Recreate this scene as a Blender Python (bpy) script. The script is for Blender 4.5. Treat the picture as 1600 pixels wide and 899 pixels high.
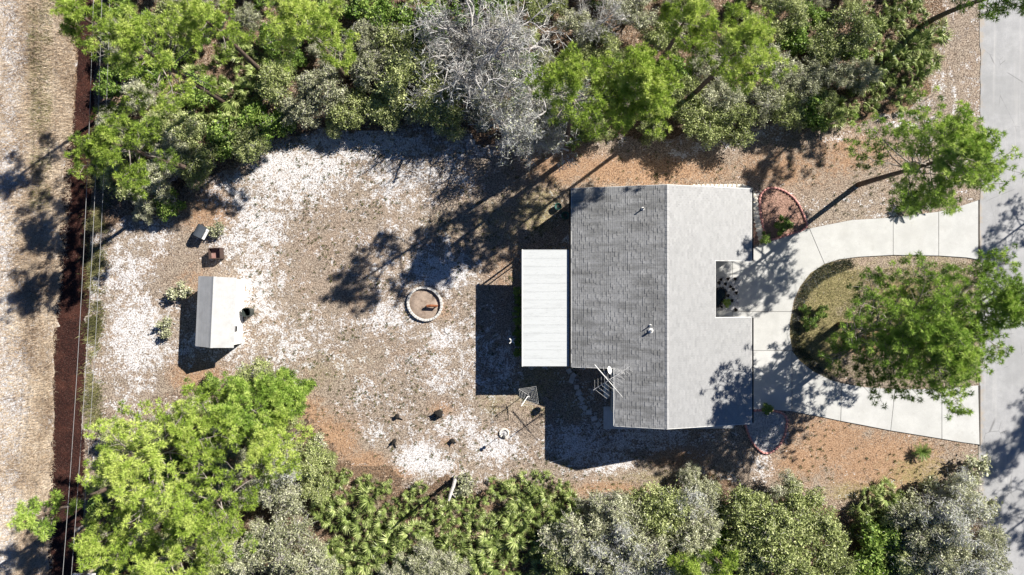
import bpy, math, random
import numpy as np
from mathutils import Vector, Matrix

# ------------------------------------------------------------------ camera, sky, sun, exposure
for o in list(bpy.data.objects): bpy.data.objects.remove(o)
S = bpy.context.scene
COL = S.collection
H = 53.33            # drone height in metres
FPX = 1066.7         # focal length in photograph pixels (24 mm equivalent)
cam = bpy.data.objects.new('camera', bpy.data.cameras.new('camera'))
COL.objects.link(cam)
cam.location = (0, 0, H)
cam.data.sensor_width = 36.0
cam.data.lens = 36.0 * FPX / 1600.0
cam.data.clip_start = 0.5
cam.data.clip_end = 3000
S.camera = cam

SUN_EL = math.radians(36.0)
SUN_AZ = math.atan2(0.804, 0.595)      # clockwise from +Y
sdir = Vector((math.sin(SUN_AZ) * math.cos(SUN_EL), math.cos(SUN_AZ) * math.cos(SUN_EL), math.sin(SUN_EL)))
world = bpy.data.worlds.new('World'); S.world = world
world.use_nodes = True
wt = world.node_tree
sky = wt.nodes.new('ShaderNodeTexSky')
sky.sky_type = 'NISHITA'; sky.sun_disc = False
sky.sun_elevation = SUN_EL; sky.sun_rotation = SUN_AZ
sky.air_density = 0.5; sky.dust_density = 0.0; sky.ozone_density = 8.0
bg = wt.nodes['Background']; bg.inputs['Strength'].default_value = 0.05
wt.links.new(sky.outputs[0], bg.inputs['Color'])
sun = bpy.data.objects.new('sun', bpy.data.lights.new('sun', 'SUN'))
COL.objects.link(sun)
sun.data.energy = 5.0; sun.data.angle = math.radians(0.5); sun.data.color = (1.0, 0.94, 0.85)
sun.rotation_euler = sdir.to_track_quat('Z', 'Y').to_euler()
sun.location = (40, 30, 60)
S.view_settings.view_transform = 'Standard'; S.view_settings.look = 'None'
S.view_settings.gamma = 1.0; S.view_settings.use_curve_mapping = False
S.view_settings.exposure = 0.92

R = np.random.default_rng(7)
random.seed(7)

# ------------------------------------------------------------------ helpers
def P(px, py, z=0.0):
    """real place of something at height z that the survey photo shows at px, py"""
    k = (H - z) / FPX
    return ((px - 800) * k, (449.5 - py) * k, z)

def GP(pts, z=0.0): return [P(x, y)[:2] + (z,) for x, y in pts]

def lin(c):
    return tuple(((v / 255.0 + 0.055) / 1.055) ** 2.4 if v > 10 else v / 255 / 12.92 for v in c)

def mesh_np(name, V, F, tint=None, smooth=False):
    """V (n,3); F list of (m,k) arrays"""
    V = np.asarray(V, dtype=np.float32)
    if not isinstance(F, list): F = [F]
    F = [np.asarray(f, dtype=np.int32) for f in F if len(f)]
    me = bpy.data.meshes.new(name)
    me.vertices.add(len(V)); me.vertices.foreach_set('co', V.ravel())
    idx = np.concatenate([f.ravel() for f in F])
    tot = np.concatenate([np.full(len(f), f.shape[1], dtype=np.int32) for f in F])
    st = np.concatenate([[0], np.cumsum(tot)[:-1]]).astype(np.int32)
    me.loops.add(len(idx)); me.loops.foreach_set('vertex_index', idx)
    me.polygons.add(len(tot)); me.polygons.foreach_set('loop_start', st); me.polygons.foreach_set('loop_total', tot)
    me.polygons.foreach_set('use_smooth', np.full(len(tot), bool(smooth), dtype=bool))
    if tint is not None:
        a = me.attributes.new('tint', 'FLOAT', 'POINT'); a.data.foreach_set('value', np.asarray(tint, dtype=np.float32))
    me.update(calc_edges=True); me.validate()
    return me

class G:
    """collects shapes; build() links them as one mesh object"""
    def __init__(s): s.V = []; s.F = {}; s.T = []; s.n = 0
    def add(s, V, F, t=0.5):
        V = np.asarray(V, dtype=np.float64).reshape(-1, 3)
        if not isinstance(F, list): F = [F]
        elif np.ndim(F[0]) == 1: F = [np.array(F)]
        for f in F:
            f = np.asarray(f, dtype=np.int64)
            if f.size: s.F.setdefault(f.shape[1], []).append(f + s.n)
        s.V.append(V); s.n += len(V)
        s.T.append(np.full(len(V), t) if np.isscalar(t) else np.asarray(t))
        return s
    def poly(s, pts, t=0.5):
        return s.add(pts, np.arange(len(pts))[None, :], t)
    def box(s, c, size, rot=0.0, t=0.5, M=None):
        x, y, z = [d / 2 for d in size]
        v = np.array([[sx * x, sy * y, sz * z] for sx in (-1, 1) for sy in (-1, 1) for sz in (-1, 1)])
        if M is not None: v = v @ np.array(M.to_3x3()).T
        if rot:
            ca, sa = math.cos(rot), math.sin(rot)
            v = np.stack([v[:, 0] * ca - v[:, 1] * sa, v[:, 0] * sa + v[:, 1] * ca, v[:, 2]], 1)
        return s.add(v + np.array(c), [[0, 1, 3, 2], [4, 6, 7, 5], [0, 4, 5, 1], [2, 3, 7, 6], [0, 2, 6, 4], [1, 5, 7, 3]], t)
    def tube(s, path, rad, n=6, t=0.5, cap=True):
        path = np.asarray(path, dtype=float); m = len(path)
        rad = np.full(m, rad) if np.isscalar(rad) else np.asarray(rad)
        d = np.gradient(path, axis=0); d /= np.linalg.norm(d, axis=1)[:, None] + 1e-9
        up = np.array([0, 0, 1.0]) if abs(d[0][2]) < 0.9 else np.array([1.0, 0, 0])
        a = np.cross(d, up); a /= np.linalg.norm(a, axis=1)[:, None] + 1e-9
        b = np.cross(d, a)
        th = np.arange(n) * 2 * math.pi / n
        V = path[:, None, :] + rad[:, None, None] * (np.cos(th)[None, :, None] * a[:, None, :] + np.sin(th)[None, :, None] * b[:, None, :])
        i = np.arange(m - 1)[:, None] * n; j = np.arange(n)[None, :]; k = (j + 1) % n
        F = np.stack([i + j, i + k, i + n + k, i + n + j], -1).reshape(-1, 4)
        fs = [F]
        if cap: fs += [np.arange(n)[None, ::-1], (np.arange(n) + (m - 1) * n)[None, :]]
        return s.add(V.reshape(-1, 3), fs, t)
    def lathe(s, prof, n=16, c=(0, 0, 0), t=0.5, wob=None):
        prof = np.asarray(prof, dtype=float); th = np.arange(n) * 2 * math.pi / n
        r = prof[:, 0][:, None] * (1 if wob is None else wob[None, :])
        V = np.stack([r * np.cos(th), r * np.sin(th), np.repeat(prof[:, 1][:, None], n, 1)], -1) + np.array(c)
        m = len(prof); i = np.arange(m - 1)[:, None] * n; j = np.arange(n)[None, :]; k = (j + 1) % n
        F = np.stack([i + j, i + k, i + n + k, i + n + j], -1).reshape(-1, 4)
        return s.add(V.reshape(-1, 3), [F, np.arange(n)[None, ::-1], (np.arange(n) + (m - 1) * n)[None, :]], t)
    def prism(s, pts, z0, z1, t=0.5):
        n = len(pts); p = np.asarray(pts, dtype=float)[:, :2]
        area = 0.5 * np.sum(p[:, 0] * np.roll(p[:, 1], -1) - np.roll(p[:, 0], -1) * p[:, 1])
        if area < 0: p = p[::-1]
        V = np.vstack([np.c_[p, np.full(n, z0)], np.c_[p, np.full(n, z1)]])
        j = np.arange(n); k = (j + 1) % n
        return s.add(V, [np.stack([j, k, k + n, j + n], 1), j[None, ::-1], (j + n)[None, :]], t)
    def mesh(s, name, smooth=False):
        return mesh_np(name, np.vstack(s.V), [np.vstack(f) for f in s.F.values()], np.concatenate(s.T), smooth)
    def build(s, name, m, parent=None, smooth=False, loc=None, bevel=0):
        return obj(name, s.mesh(name, smooth), m, parent, loc, bevel)

def obj(name, me, m, parent=None, loc=None, bevel=0):
    if m is not None and len(me.materials) == 0: me.materials.append(m)
    o = bpy.data.objects.new(name, me); COL.objects.link(o)
    if parent is not None: o.parent = parent
    if loc is not None: o.location = loc
    if bevel:
        b = o.modifiers.new('bevel', 'BEVEL'); b.width = bevel; b.segments = 2; b.limit_method = 'ANGLE'
    return o

def empty(name, loc=(0, 0, 0), rz=0.0):
    o = bpy.data.objects.new(name, None); COL.objects.link(o)
    o.location = loc; o.rotation_euler = (0, 0, rz); o.empty_display_size = 0.3
    return o

def tag(o, label=None, cat=None, group=None, kind=None):
    if label: o['label'] = label
    if cat: o['category'] = cat
    if group: o['group'] = group
    if kind: o['kind'] = kind
    return o

def fbm(x, y, seed=0, oct=4, per=1.0):
    """value noise in 0..1"""
    r = np.random.default_rng(seed); tab = r.random((256, 256)); out = 0; amp = 1; tot = 0
    for k in range(oct):
        u = x / per * 2 ** k + 37.1 * k; v = y / per * 2 ** k + 11.7 * k
        i = np.floor(u).astype(int); j = np.floor(v).astype(int); fu = u - i; fv = v - j
        fu = fu * fu * (3 - 2 * fu); fv = fv * fv * (3 - 2 * fv)
        a = tab[i % 256, j % 256]; b = tab[(i + 1) % 256, j % 256]; c = tab[i % 256, (j + 1) % 256]; d = tab[(i + 1) % 256, (j + 1) % 256]
        out = out + amp * ((a * (1 - fu) + b * fu) * (1 - fv) + (c * (1 - fu) + d * fu) * fv); tot += amp; amp *= 0.5
    return out / tot

def inpoly(x, y, poly):
    x = np.asarray(x, float); y = np.asarray(y, float); c = np.zeros(x.shape, bool); n = len(poly)
    for i in range(n):
        x1, y1 = poly[i][:2]; x2, y2 = poly[(i + 1) % n][:2]
        if y1 == y2: continue
        k = ((y1 > y) != (y2 > y)) & (x < (x2 - x1) * (y - y1) / (y2 - y1) + x1)
        c ^= k
    return c

def inset(pts, d):
    """shrink a polygon by d"""
    p = [np.array(q[:2], float) for q in pts]; n = len(p)
    a = sum(p[i][0] * p[(i + 1) % n][1] - p[(i + 1) % n][0] * p[i][1] for i in range(n))
    sg = 1 if a > 0 else -1; out = []
    for i in range(n):
        e1 = p[i] - p[i - 1]; e2 = p[(i + 1) % n] - p[i]
        n1 = sg * np.array([-e1[1], e1[0]]) / np.linalg.norm(e1); n2 = sg * np.array([-e2[1], e2[0]]) / np.linalg.norm(e2)
        m = n1 + n2; m /= np.linalg.norm(m); out.append(tuple(p[i] + m * d / max(0.35, m @ n1)))
    return out

def resample(pts, step, closed=False):
    p = np.array([q[:2] for q in pts], float)
    if closed: p = np.vstack([p, p[:1]])
    seg = np.linalg.norm(np.diff(p, axis=0), axis=1); L = np.concatenate([[0], np.cumsum(seg)])
    n = max(2, int(round(L[-1] / step))); s = np.linspace(0, L[-1], n + 1)
    if closed: s = s[:-1]
    return np.stack([np.interp(s, L, p[:, 0]), np.interp(s, L, p[:, 1])], 1)

def smooth_poly(pts, it=2):
    p = np.array([q[:2] for q in pts], float)
    for _ in range(it):
        q = np.roll(p, -1, 0); p = np.stack([0.75 * p + 0.25 * q, 0.25 * p + 0.75 * q], 1).reshape(-1, 2)
    return p

# ------------------------------------------------------------------ materials
class N:
    def __init__(s, name):
        s.m = bpy.data.materials.new(name); s.m.use_nodes = True; s.t = s.m.node_tree
        s.b = s.t.nodes['Principled BSDF']; s.out = s.t.nodes['Material Output']
    def n(s, ty, **kw):
        x = s.t.nodes.new(ty)
        for k, v in kw.items(): setattr(x, k, v)
        return x
    def l(s, a, b): s.t.links.new(a, b)
    def put(s, sock, v):
        if isinstance(v, bpy.types.NodeSocket): s.l(v, sock)
        elif isinstance(v, tuple) and len(v) == 3: sock.default_value = v + (1,)
        else: sock.default_value = v
    def pos(s):
        if not hasattr(s, '_p'): s._p = s.n('ShaderNodeNewGeometry').outputs['Position']
        return s._p
    def objc(s): return s.n('ShaderNodeTexCoord').outputs['Object']
    def scale(s, v, f):
        x = s.n('ShaderNodeVectorMath', operation='MULTIPLY'); s.l(v, x.inputs[0]); x.inputs[1].default_value = f; return x.outputs[0]
    def noise(s, scale, detail=3, rough=0.6, v=None, dist=0.0):
        x = s.n('ShaderNodeTexNoise'); s.l(v or s.pos(), x.inputs['Vector'])
        x.inputs['Scale'].default_value = scale; x.inputs['Detail'].default_value = detail; x.inputs['Roughness'].default_value = rough
        x.inputs['Distortion'].default_value = dist
        return x.outputs['Fac']
    def ramp(s, f, a, b, lo=0.0, hi=1.0):
        x = s.n('ShaderNodeMapRange', interpolation_type='SMOOTHSTEP'); s.put(x.inputs[0], f)
        x.inputs[1].default_value = a; x.inputs[2].default_value = b; x.inputs[3].default_value = lo; x.inputs[4].default_value = hi
        return x.outputs[0]
    def mix(s, f, a, b, mode='MIX'):
        x = s.n('ShaderNodeMix', data_type='RGBA', blend_type=mode); s.put(x.inputs[0], f); s.put(x.inputs[6], a); s.put(x.inputs[7], b); return x.outputs[2]
    def math(s, op, a, b=0.0, c=0.0):
        x = s.n('ShaderNodeMath', operation=op); s.put(x.inputs[0], a); s.put(x.inputs[1], b); s.put(x.inputs[2], c); return x.outputs[0]
    def attr(s, name):
        x = s.n('ShaderNodeAttribute'); x.attribute_name = name; return x.outputs['Fac']
    def rnd(s): return s.n('ShaderNodeObjectInfo').outputs['Random']
    def bump(s, h, strength=0.5, dist=0.02):
        x = s.n('ShaderNodeBump'); x.inputs['Strength'].default_value = strength; x.inputs['Distance'].default_value = dist
        s.l(h, x.inputs['Height']); s.l(x.outputs[0], s.b.inputs['Normal'])
    def done(s, col, rough=0.8, spec=0.3, metal=0.0):
        s.put(s.b.inputs['Base Color'], col); s.put(s.b.inputs['Roughness'], rough)
        s.b.inputs['Specular IOR Level'].default_value = spec; s.b.inputs['Metallic'].default_value = metal
        return s.m

def plain(name, c, rough=0.7, var=0.25, scale=3.0, spec=0.3, metal=0.0, dirt=None, bump=0.0):
    k = N(name); a = k.noise(scale, 4); b = k.noise(scale * 7.3, 2)
    f = k.math('ADD', k.math('MULTIPLY', a, 0.6), k.math('MULTIPLY', b, 0.4))
    col = k.mix(k.ramp(f, 0.3, 0.7), tuple(x * (1 - var) for x in c), tuple(min(1, x * (1 + var)) for x in c))
    if dirt: col = k.mix(k.ramp(k.noise(scale * 0.7, 5, 0.7), 0.52, 0.72, 0, 0.7), col, dirt)
    if bump: k.bump(b, bump, 0.02)
    return k.done(col, rough, spec, metal)

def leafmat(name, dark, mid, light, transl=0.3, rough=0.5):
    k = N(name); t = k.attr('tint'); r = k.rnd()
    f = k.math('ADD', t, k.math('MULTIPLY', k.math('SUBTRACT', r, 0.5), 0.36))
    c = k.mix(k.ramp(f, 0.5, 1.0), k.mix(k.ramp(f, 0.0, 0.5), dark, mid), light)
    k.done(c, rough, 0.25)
    tr = k.n('ShaderNodeBsdfTranslucent'); k.l(c, tr.inputs[0])
    ms = k.n('ShaderNodeMixShader'); ms.inputs[0].default_value = transl
    k.l(k.b.outputs[0], ms.inputs[1]); k.l(tr.outputs[0], ms.inputs[2]); k.l(ms.outputs[0], k.out.inputs[0])
    return k.m

def tintmat(name, stops, rough=0.8, spec=0.2):
    """colours spread over the per-piece tint value"""
    k = N(name); r = k.n('ShaderNodeValToRGB'); k.l(k.attr('tint'), r.inputs[0])
    el = r.color_ramp.elements
    for i, (p, c) in enumerate(stops):
        e = el[i] if i < 2 else el.new(p)
        e.position = p; e.color = tuple(c) + (1,)
    return k.done(r.outputs[0], rough, spec)

M = {}
M['pine'] = leafmat('pine_needles', (0.09, 0.15, 0.028), (0.33, 0.46, 0.07), (0.62, 0.71, 0.20), 0.24)
M['pine2'] = leafmat('pine_needles_deep_green', (0.085, 0.155, 0.03), (0.28, 0.43, 0.07), (0.58, 0.70, 0.19), 0.24)
M['oak'] = leafmat('scrub_oak_leaves', (0.11, 0.14, 0.045), (0.34, 0.40, 0.14), (0.68, 0.72, 0.36), 0.16)
M['oakgrey'] = leafmat('grey_oak_leaves', (0.15, 0.17, 0.085), (0.41, 0.43, 0.25), (0.74, 0.75, 0.55), 0.16)
M['bush'] = leafmat('green_bush_leaves', (0.08, 0.145, 0.03), (0.17, 0.28, 0.05), (0.44, 0.56, 0.15), 0.2)
M['palm'] = leafmat('palmetto_fronds', (0.06, 0.09, 0.025), (0.215, 0.285, 0.075), (0.62, 0.68, 0.30), 0.14, 0.35)
M['palmdry'] = leafmat('dry_palmetto_fronds', (0.10, 0.075, 0.05), (0.2, 0.16, 0.11), (0.33, 0.28, 0.2), 0.1)
M['cycad'] = leafmat('cycad_fronds', (0.05, 0.09, 0.02), (0.14, 0.22, 0.045), (0.36, 0.45, 0.14), 0.15, 0.35)
M['bark'] = plain('pine_bark', (0.115, 0.085, 0.068), 0.9, 0.45, 6.0, 0.1, bump=0.6)
M['greybark'] = plain('grey_bark', (0.50, 0.48, 0.465), 0.9, 0.3, 5.0, 0.1, bump=0.4)
M['twig'] = tintmat('pale_twigs', [(0, (0.19, 0.165, 0.14)), (1, (0.66, 0.64, 0.61)), (0.5, (0.43, 0.41, 0.385))])
M['moss'] = tintmat('grey_moss', [(0, (0.22, 0.225, 0.215)), (1, (0.70, 0.71, 0.69)), (0.5, (0.46, 0.475, 0.46))])

# ------------------------------------------------------------------ ground
def axis(lo, hi, step, far):
    a = np.arange(lo, hi + 1e-6, step); o = np.array(far)
    return np.concatenate([-o[::-1] + lo, a, o + hi])
gx = axis(-47, 47, 0.22, [1, 3, 8, 20, 60, 200, 700]); gy = axis(-29, 29, 0.22, [1, 3, 8, 20, 60, 200, 700])
XX, YY = np.meshgrid(gx, gy, indexing='ij')
PXg = XX * 20 + 800; PYg = 449.5 - YY * 20
def blobs(L):
    w = np.zeros_like(XX)
    for cx, cy, rx, ry, a in L:
        w = np.maximum(w, a * np.exp(-(((PXg - cx) / rx) ** 2 + ((PYg - cy) / ry) ** 2) * 0.7))
    return w
sand = blobs([(380, 345, 75, 80, 1), (460, 270, 90, 60, .95), (570, 225, 110, 38, .85), (400, 450, 60, 60, .8), (450, 540, 60, 60, .62), (220, 525, 52, 75, .95),
              (200, 420, 40, 60, .75), (250, 370, 40, 30, .7), (690, 425, 55, 34, 1), (600, 490, 46, 34, .85), (690, 525, 42, 26, .85), (640, 575, 70, 35, .58), (660, 722, 46, 28, 1.25),
              (700, 600, 70, 28, .58), (775, 695, 55, 30, .9), (715, 665, 55, 40, .75), (585, 680, 26, 24, .75), (430, 590, 70, 20, .6), (780, 565, 40, 60, .68), (900, 690, 60, 44, .85), (1010, 690, 110, 26, .8),
              (960, 720, 60, 24, .7), (1065, 242, 34, 10, .85), (1130, 222, 60, 16, .8), (1310, 214, 40, 12, .85), (1180, 205, 60, 24, .6), (1472, 135, 8, 30, .7), (1492, 160, 6, 26, .9),
              (640, 270, 120, 44, .7), (740, 225, 50, 30, .75), (1215, 690, 24, 24, .6), (1195, 725, 24, 24, .7), (520, 430, 70, 80, .42), (345, 260, 50, 40, .55), (310, 480, 60, 60, .4), (500, 500, 90, 60, .5), (560, 620, 80, 40, .5), (1338, 728, 8, 8, .6), (1000, 262, 30, 8, .5)])
straw = blobs([(520, 690, 42, 42, 1), (480, 645, 34, 30, .9), (570, 722, 40, 22, .9), (1380, 725, 100, 55, 1), (1300, 690, 70, 50, .95), (1000, 268, 150, 26, 1), (880, 262, 70, 34, .85), (330, 332, 55, 36, .9),
               (310, 590, 50, 30, .95), (1220, 262, 90, 34, .75), (1330, 235, 90, 40, .7), (1345, 528, 38, 26, 1.3), (1400, 455, 40, 22, .8), (1270, 565, 30, 12, .6), (950, 770, 80, 20, .9), (1060, 715, 60, 20, .8),
               (690, 640, 26, 14, .7), (700, 690, 18, 14, .6), (560, 470, 44, 26, .5), (1500, 640, 40, 30, .6), (300, 440, 40, 40, .5), (800, 420, 40, 50, .6), (1250, 720, 50, 40, .9), (690, 490, 22, 20, .6), (620, 740, 40, 12, .9)])
green = blobs([(500, 580, 90, 40, .5), (470, 300, 40, 26, .4), (780, 350, 60, 50, .55), (690, 350, 50, 30, .5), (840, 330, 50, 50, .7), (1275, 520, 44, 60, 1.35), (1300, 450, 50, 40, 1.2), (1440, 740, 60, 34, .75),
               (1340, 770, 70, 20, .7), (770, 628, 44, 34, .55), (840, 590, 60, 60, .7), (900, 640, 50, 50, .6), (1450, 490, 110, 90, .95), (560, 560, 70, 30, .4), (150, 480, 10, 120, .35), (65, 130, 22, 160, .55), (1020, 745, 90, 16, .6), (40, 640, 10, 90, .3)])
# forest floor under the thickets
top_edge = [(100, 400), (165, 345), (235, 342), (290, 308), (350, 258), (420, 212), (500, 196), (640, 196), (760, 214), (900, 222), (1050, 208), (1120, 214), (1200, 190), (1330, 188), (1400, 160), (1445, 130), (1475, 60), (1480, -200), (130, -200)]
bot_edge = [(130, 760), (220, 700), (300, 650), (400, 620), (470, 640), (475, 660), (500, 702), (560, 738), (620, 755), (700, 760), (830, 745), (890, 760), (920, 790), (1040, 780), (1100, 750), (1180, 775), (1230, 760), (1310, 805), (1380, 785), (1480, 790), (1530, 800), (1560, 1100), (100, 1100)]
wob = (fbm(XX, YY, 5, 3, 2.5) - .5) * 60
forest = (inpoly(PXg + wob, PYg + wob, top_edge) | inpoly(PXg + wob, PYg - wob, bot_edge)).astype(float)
field = np.clip((118 - PXg - (PYg - 450) * 0.03) / 12, 0, 1)
sand = np.maximum(sand, .22 + .55 * (fbm(XX, YY, 41, 4, 5.0) - .42) + 0.12 * (PXg < 740))
brown = blobs([(1380, 500, 150, 110, .5), (520, 420, 80, 55, .30), (560, 345, 60, 30, .22), (600, 560, 70, 36, .22), (500, 600, 60, 30, .2), (820, 420, 60, 60, .3), (780, 350, 80, 50, .3), (830, 650, 60, 40, .3), (300, 420, 60, 60, .22), (1300, 260, 160, 50, .2), (1490, 180, 40, 200, .15)])
sand = sand - .5 * straw - brown
sand = np.where(PXg < 118, 0.25 + 0.62 * np.exp(-((PXg - 12 - 12 * np.sin(PYg / 90)) / 20.0) ** 2) + .3 * np.exp(-((PXg - 20) / 40.) ** 2 - ((PYg - 520) / 150.) ** 2), sand)
inner = (np.abs(XX) < 47.5) & (np.abs(YY) < 29.5)
relief = np.where(inner, (fbm(XX, YY, 3, 3, 3.0) - 0.5) * 0.05 + (fbm(XX, YY, 9, 2, 0.5) - .5) * 0.035, 0)
# flat where paving, slabs and buildings lie
flat = ((XX > 2.5) & (XX < 20) & (YY > -12) & (YY < 8.6)) | ((XX > 16) & (YY > -13) & (YY < 8)) | (XX > 35.5) | ((XX > -37.5) & (XX < -32) & False)
relief = np.where(flat, -0.02, relief - 0.01)
nx, ny = XX.shape
Vg = np.stack([XX, YY, relief], -1).reshape(-1, 3)
ii = np.arange(nx - 1)[:, None] * ny; jj = np.arange(ny - 1)[None, :]
Fg = np.stack([ii + jj, ii + ny + jj, ii + ny + jj + 1, ii + jj + 1], -1).reshape(-1, 4)
gm = mesh_np('ground', Vg, Fg, smooth=True)
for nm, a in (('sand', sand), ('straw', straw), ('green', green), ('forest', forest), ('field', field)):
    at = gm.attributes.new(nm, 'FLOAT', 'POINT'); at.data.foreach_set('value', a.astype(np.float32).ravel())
k = N('sandy_lawn')
n_big = k.noise(0.45, 4, 0.6); n_mid = k.noise(1.7, 4, 0.65); n_fin = k.noise(7.0, 3, 0.7); n_spk = k.noise(15.0, 2, 0.6); n_b2 = k.noise(11.0, 3, 0.7, v=k.scale(k.pos(), (1.0, 1.0, 3.7)))
jit = k.math('ADD', k.math('ADD', k.math('MULTIPLY', k.math('SUBTRACT', n_mid, 0.5), 1.9), k.math('MULTIPLY', k.math('SUBTRACT', n_big, 0.5), 0.9)), k.math('MULTIPLY', k.math('SUBTRACT', n_fin, 0.5), 1.7))
litter = k.mix(k.ramp(n_b2, 0.36, 0.64), (0.125, 0.098, 0.078), (0.46, 0.385, 0.31))
litter = k.mix(k.ramp(n_big, 0.4, 0.65, 0, 0.6), litter, k.mix(k.ramp(n_b2, .36, .64), (0.14, 0.098, 0.074), (0.47, 0.36, 0.275)))
c = litter
sw = k.math('ADD', k.attr('straw'), k.math('MULTIPLY', jit, 0.75))
c = k.mix(k.ramp(sw, 0.25, 0.85, 0, .9), c, k.mix(k.ramp(n_b2, 0.34, 0.66), (0.25, 0.145, 0.085), (0.49, 0.32, 0.20)))
gw = k.math('ADD', k.attr('green'), k.math('MULTIPLY', jit, 0.7))
c = k.mix(k.ramp(gw, 0.3, 0.85, 0, 0.8), c, k.mix(k.ramp(n_b2, 0.34, 0.66), (0.17, 0.15, 0.06), (0.38, 0.335, 0.155)))
c = k.mix(k.attr('field'), c, k.mix(k.ramp(k.noise(3.2, 5, 0.72, dist=1.2), 0.32, 0.68), (0.31, 0.25, 0.195), (0.68, 0.59, 0.48)))
sd = k.math('ADD', k.math('MULTIPLY', k.attr('sand'), 0.62), k.math('MULTIPLY', jit, 0.85))
sandc = k.mix(k.ramp(n_b2, 0.3, 0.7), (0.57, 0.565, 0.575), (0.77, 0.775, 0.79))
sandc = k.mix(k.ramp(n_b2, 0.50, 0.40, 0, .55), sandc, (0.30, 0.235, 0.185))
c = k.mix(k.ramp(sd, 0.22, 0.50), c, sandc)
spots = k.math('MULTIPLY', k.ramp(n_spk, 0.45, 0.38), k.ramp(n_mid, 0.38, 0.56))
c = k.mix(k.math('MULTIPLY', spots, 0.8), c, (0.075, 0.055, 0.045))
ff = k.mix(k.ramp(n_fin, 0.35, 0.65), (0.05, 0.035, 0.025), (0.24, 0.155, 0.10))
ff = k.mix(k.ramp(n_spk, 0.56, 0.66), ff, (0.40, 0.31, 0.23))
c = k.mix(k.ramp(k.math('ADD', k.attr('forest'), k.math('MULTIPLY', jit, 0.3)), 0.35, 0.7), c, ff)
k.bump(k.math('ADD', k.math('MULTIPLY', n_fin, 0.7), k.math('MULTIPLY', n_spk, 0.3)), 0.5, 0.06)
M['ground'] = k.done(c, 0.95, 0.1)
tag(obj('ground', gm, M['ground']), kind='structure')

# dark firebreak strip beside the field
ys = np.arange(-30, 30.01, 0.25)
wl = (fbm(ys, ys * 0, 21, 4, 2.0) - .5) * 1.0; wr = (fbm(ys, ys * 0 + 9, 22, 4, 2.0) - .5) * 1.1
pyv = 449.5 - ys * 20; cl = (np.interp(pyv, [0, 150, 300, 450, 800, 900], [122, 115, 98, 88, 77, 72]) - 800) / 20; cr_ = (np.interp(pyv, [0, 150, 300, 450, 600, 800, 900], [150, 147, 143, 139, 133, 131, 128]) - 800) / 20; wid = cr_ - cl
wl *= .7; wr *= .7
L = cl + wl; Rr = cl + wid + wr
cols = 7; rows = []
for q in range(cols):
    u = q / (cols - 1); rows.append(np.stack([L + (Rr - L) * u, ys, 0.028 - 0.03 * abs(2 * u - 1) ** 6 + 0.02 * np.sin(ys * 3 + q)], 1))
Vt = np.stack(rows, 1).reshape(-1, 3); ii = np.arange(len(ys) - 1)[:, None] * cols; jj = np.arange(cols - 1)[None, :]
k = N('dark_red_mulch')
a = k.noise(7, 4, .7); b = k.noise(26, 2, .6); big = k.noise(0.6, 3)
c = k.mix(k.ramp(a, .35, .68), (0.020, 0.010, 0.009), (0.058, 0.024, 0.019))
c = k.mix(k.ramp(big, .45, .7), c, k.mix(k.ramp(a, .3, .7), (0.04, 0.017, 0.013), (0.092, 0.038, 0.027)))
c = k.mix(k.ramp(b, .64, .72), c, (0.30, 0.22, 0.18)); k.bump(a, .8, .08)
M['mulch'] = k.done(c, .95, .1)
tag(obj('dirt_track', mesh_np('dirt_track', Vt, np.stack([ii + jj, ii + jj + 1, ii + cols + jj + 1, ii + cols + jj], -1).reshape(-1, 4), smooth=True), M['mulch']), kind='structure')

# road
k = N('weathered_asphalt')
a = k.noise(1.2, 5, .6); b = k.noise(18, 3, .7); st = k.noise(0.8, 4, .6, v=k.scale(k.pos(), (3.0, .12, 1)))
c = k.mix(k.ramp(a, .3, .7), (0.355, 0.36, 0.37), (0.43, 0.435, 0.445)); c = k.mix(k.ramp(b, .35, .65, 0, .35), c, (0.26, 0.265, 0.275))
c = k.mix(k.ramp(st, .5, .75, 0, .45), c, (0.55, 0.54, 0.53))
cr = k.n('ShaderNodeTexVoronoi', feature='DISTANCE_TO_EDGE'); k.l(k.scale(k.pos(), (.5, .32, 1)), cr.inputs['Vector']); cr.inputs['Scale'].default_value = 1.0
mm = k.math('MULTIPLY', k.ramp(cr.outputs['Distance'], 0.012, 0.0), k.ramp(k.noise(.5, 2), .5, .6)); c = k.mix(k.math('MULTIPLY', mm, .6), c, (0.12, 0.12, 0.12))
pt = k.ramp(k.noise(.22, 4, .6), .5, .62, 0, .35); c = k.mix(pt, c, (0.27, 0.275, 0.28)); xw_ = k.n('ShaderNodeSeparateXYZ'); k.l(k.pos(), xw_.inputs[0]); ed = k.math('ADD', xw_.outputs[0], k.math('MULTIPLY', k.noise(1.4, 5, .7), 2.2)); c = k.mix(k.ramp(ed, 38.0, 37.5, 0, .75), c, (0.42, 0.36, 0.29))
k.bump(b, .25, .01); M['road'] = k.done(c, .85, .25)
ys = np.arange(-60, 60.01, 0.2); e = 36.55 + (fbm(ys, ys * 0, 31, 4, 1.2) - .5) * 0.22 + 0.06 * np.sin(ys / 9)
e2 = 43.4 + (fbm(ys, ys * 0, 32, 4, 1.2) - .5) * 0.3
Vt = np.stack([np.stack([e, ys, ys * 0 + 0.004], 1), np.stack([e + .25, ys, ys * 0 + .016], 1), np.stack([(e + e2) / 2, ys, ys * 0 + .05], 1), np.stack([e2 - .25, ys, ys * 0 + .016], 1), np.stack([e2, ys, ys * 0 + .004], 1)], 1).reshape(-1, 3)
ii = np.arange(len(ys) - 1)[:, None] * 5; jj = np.arange(4)[None, :]
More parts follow.
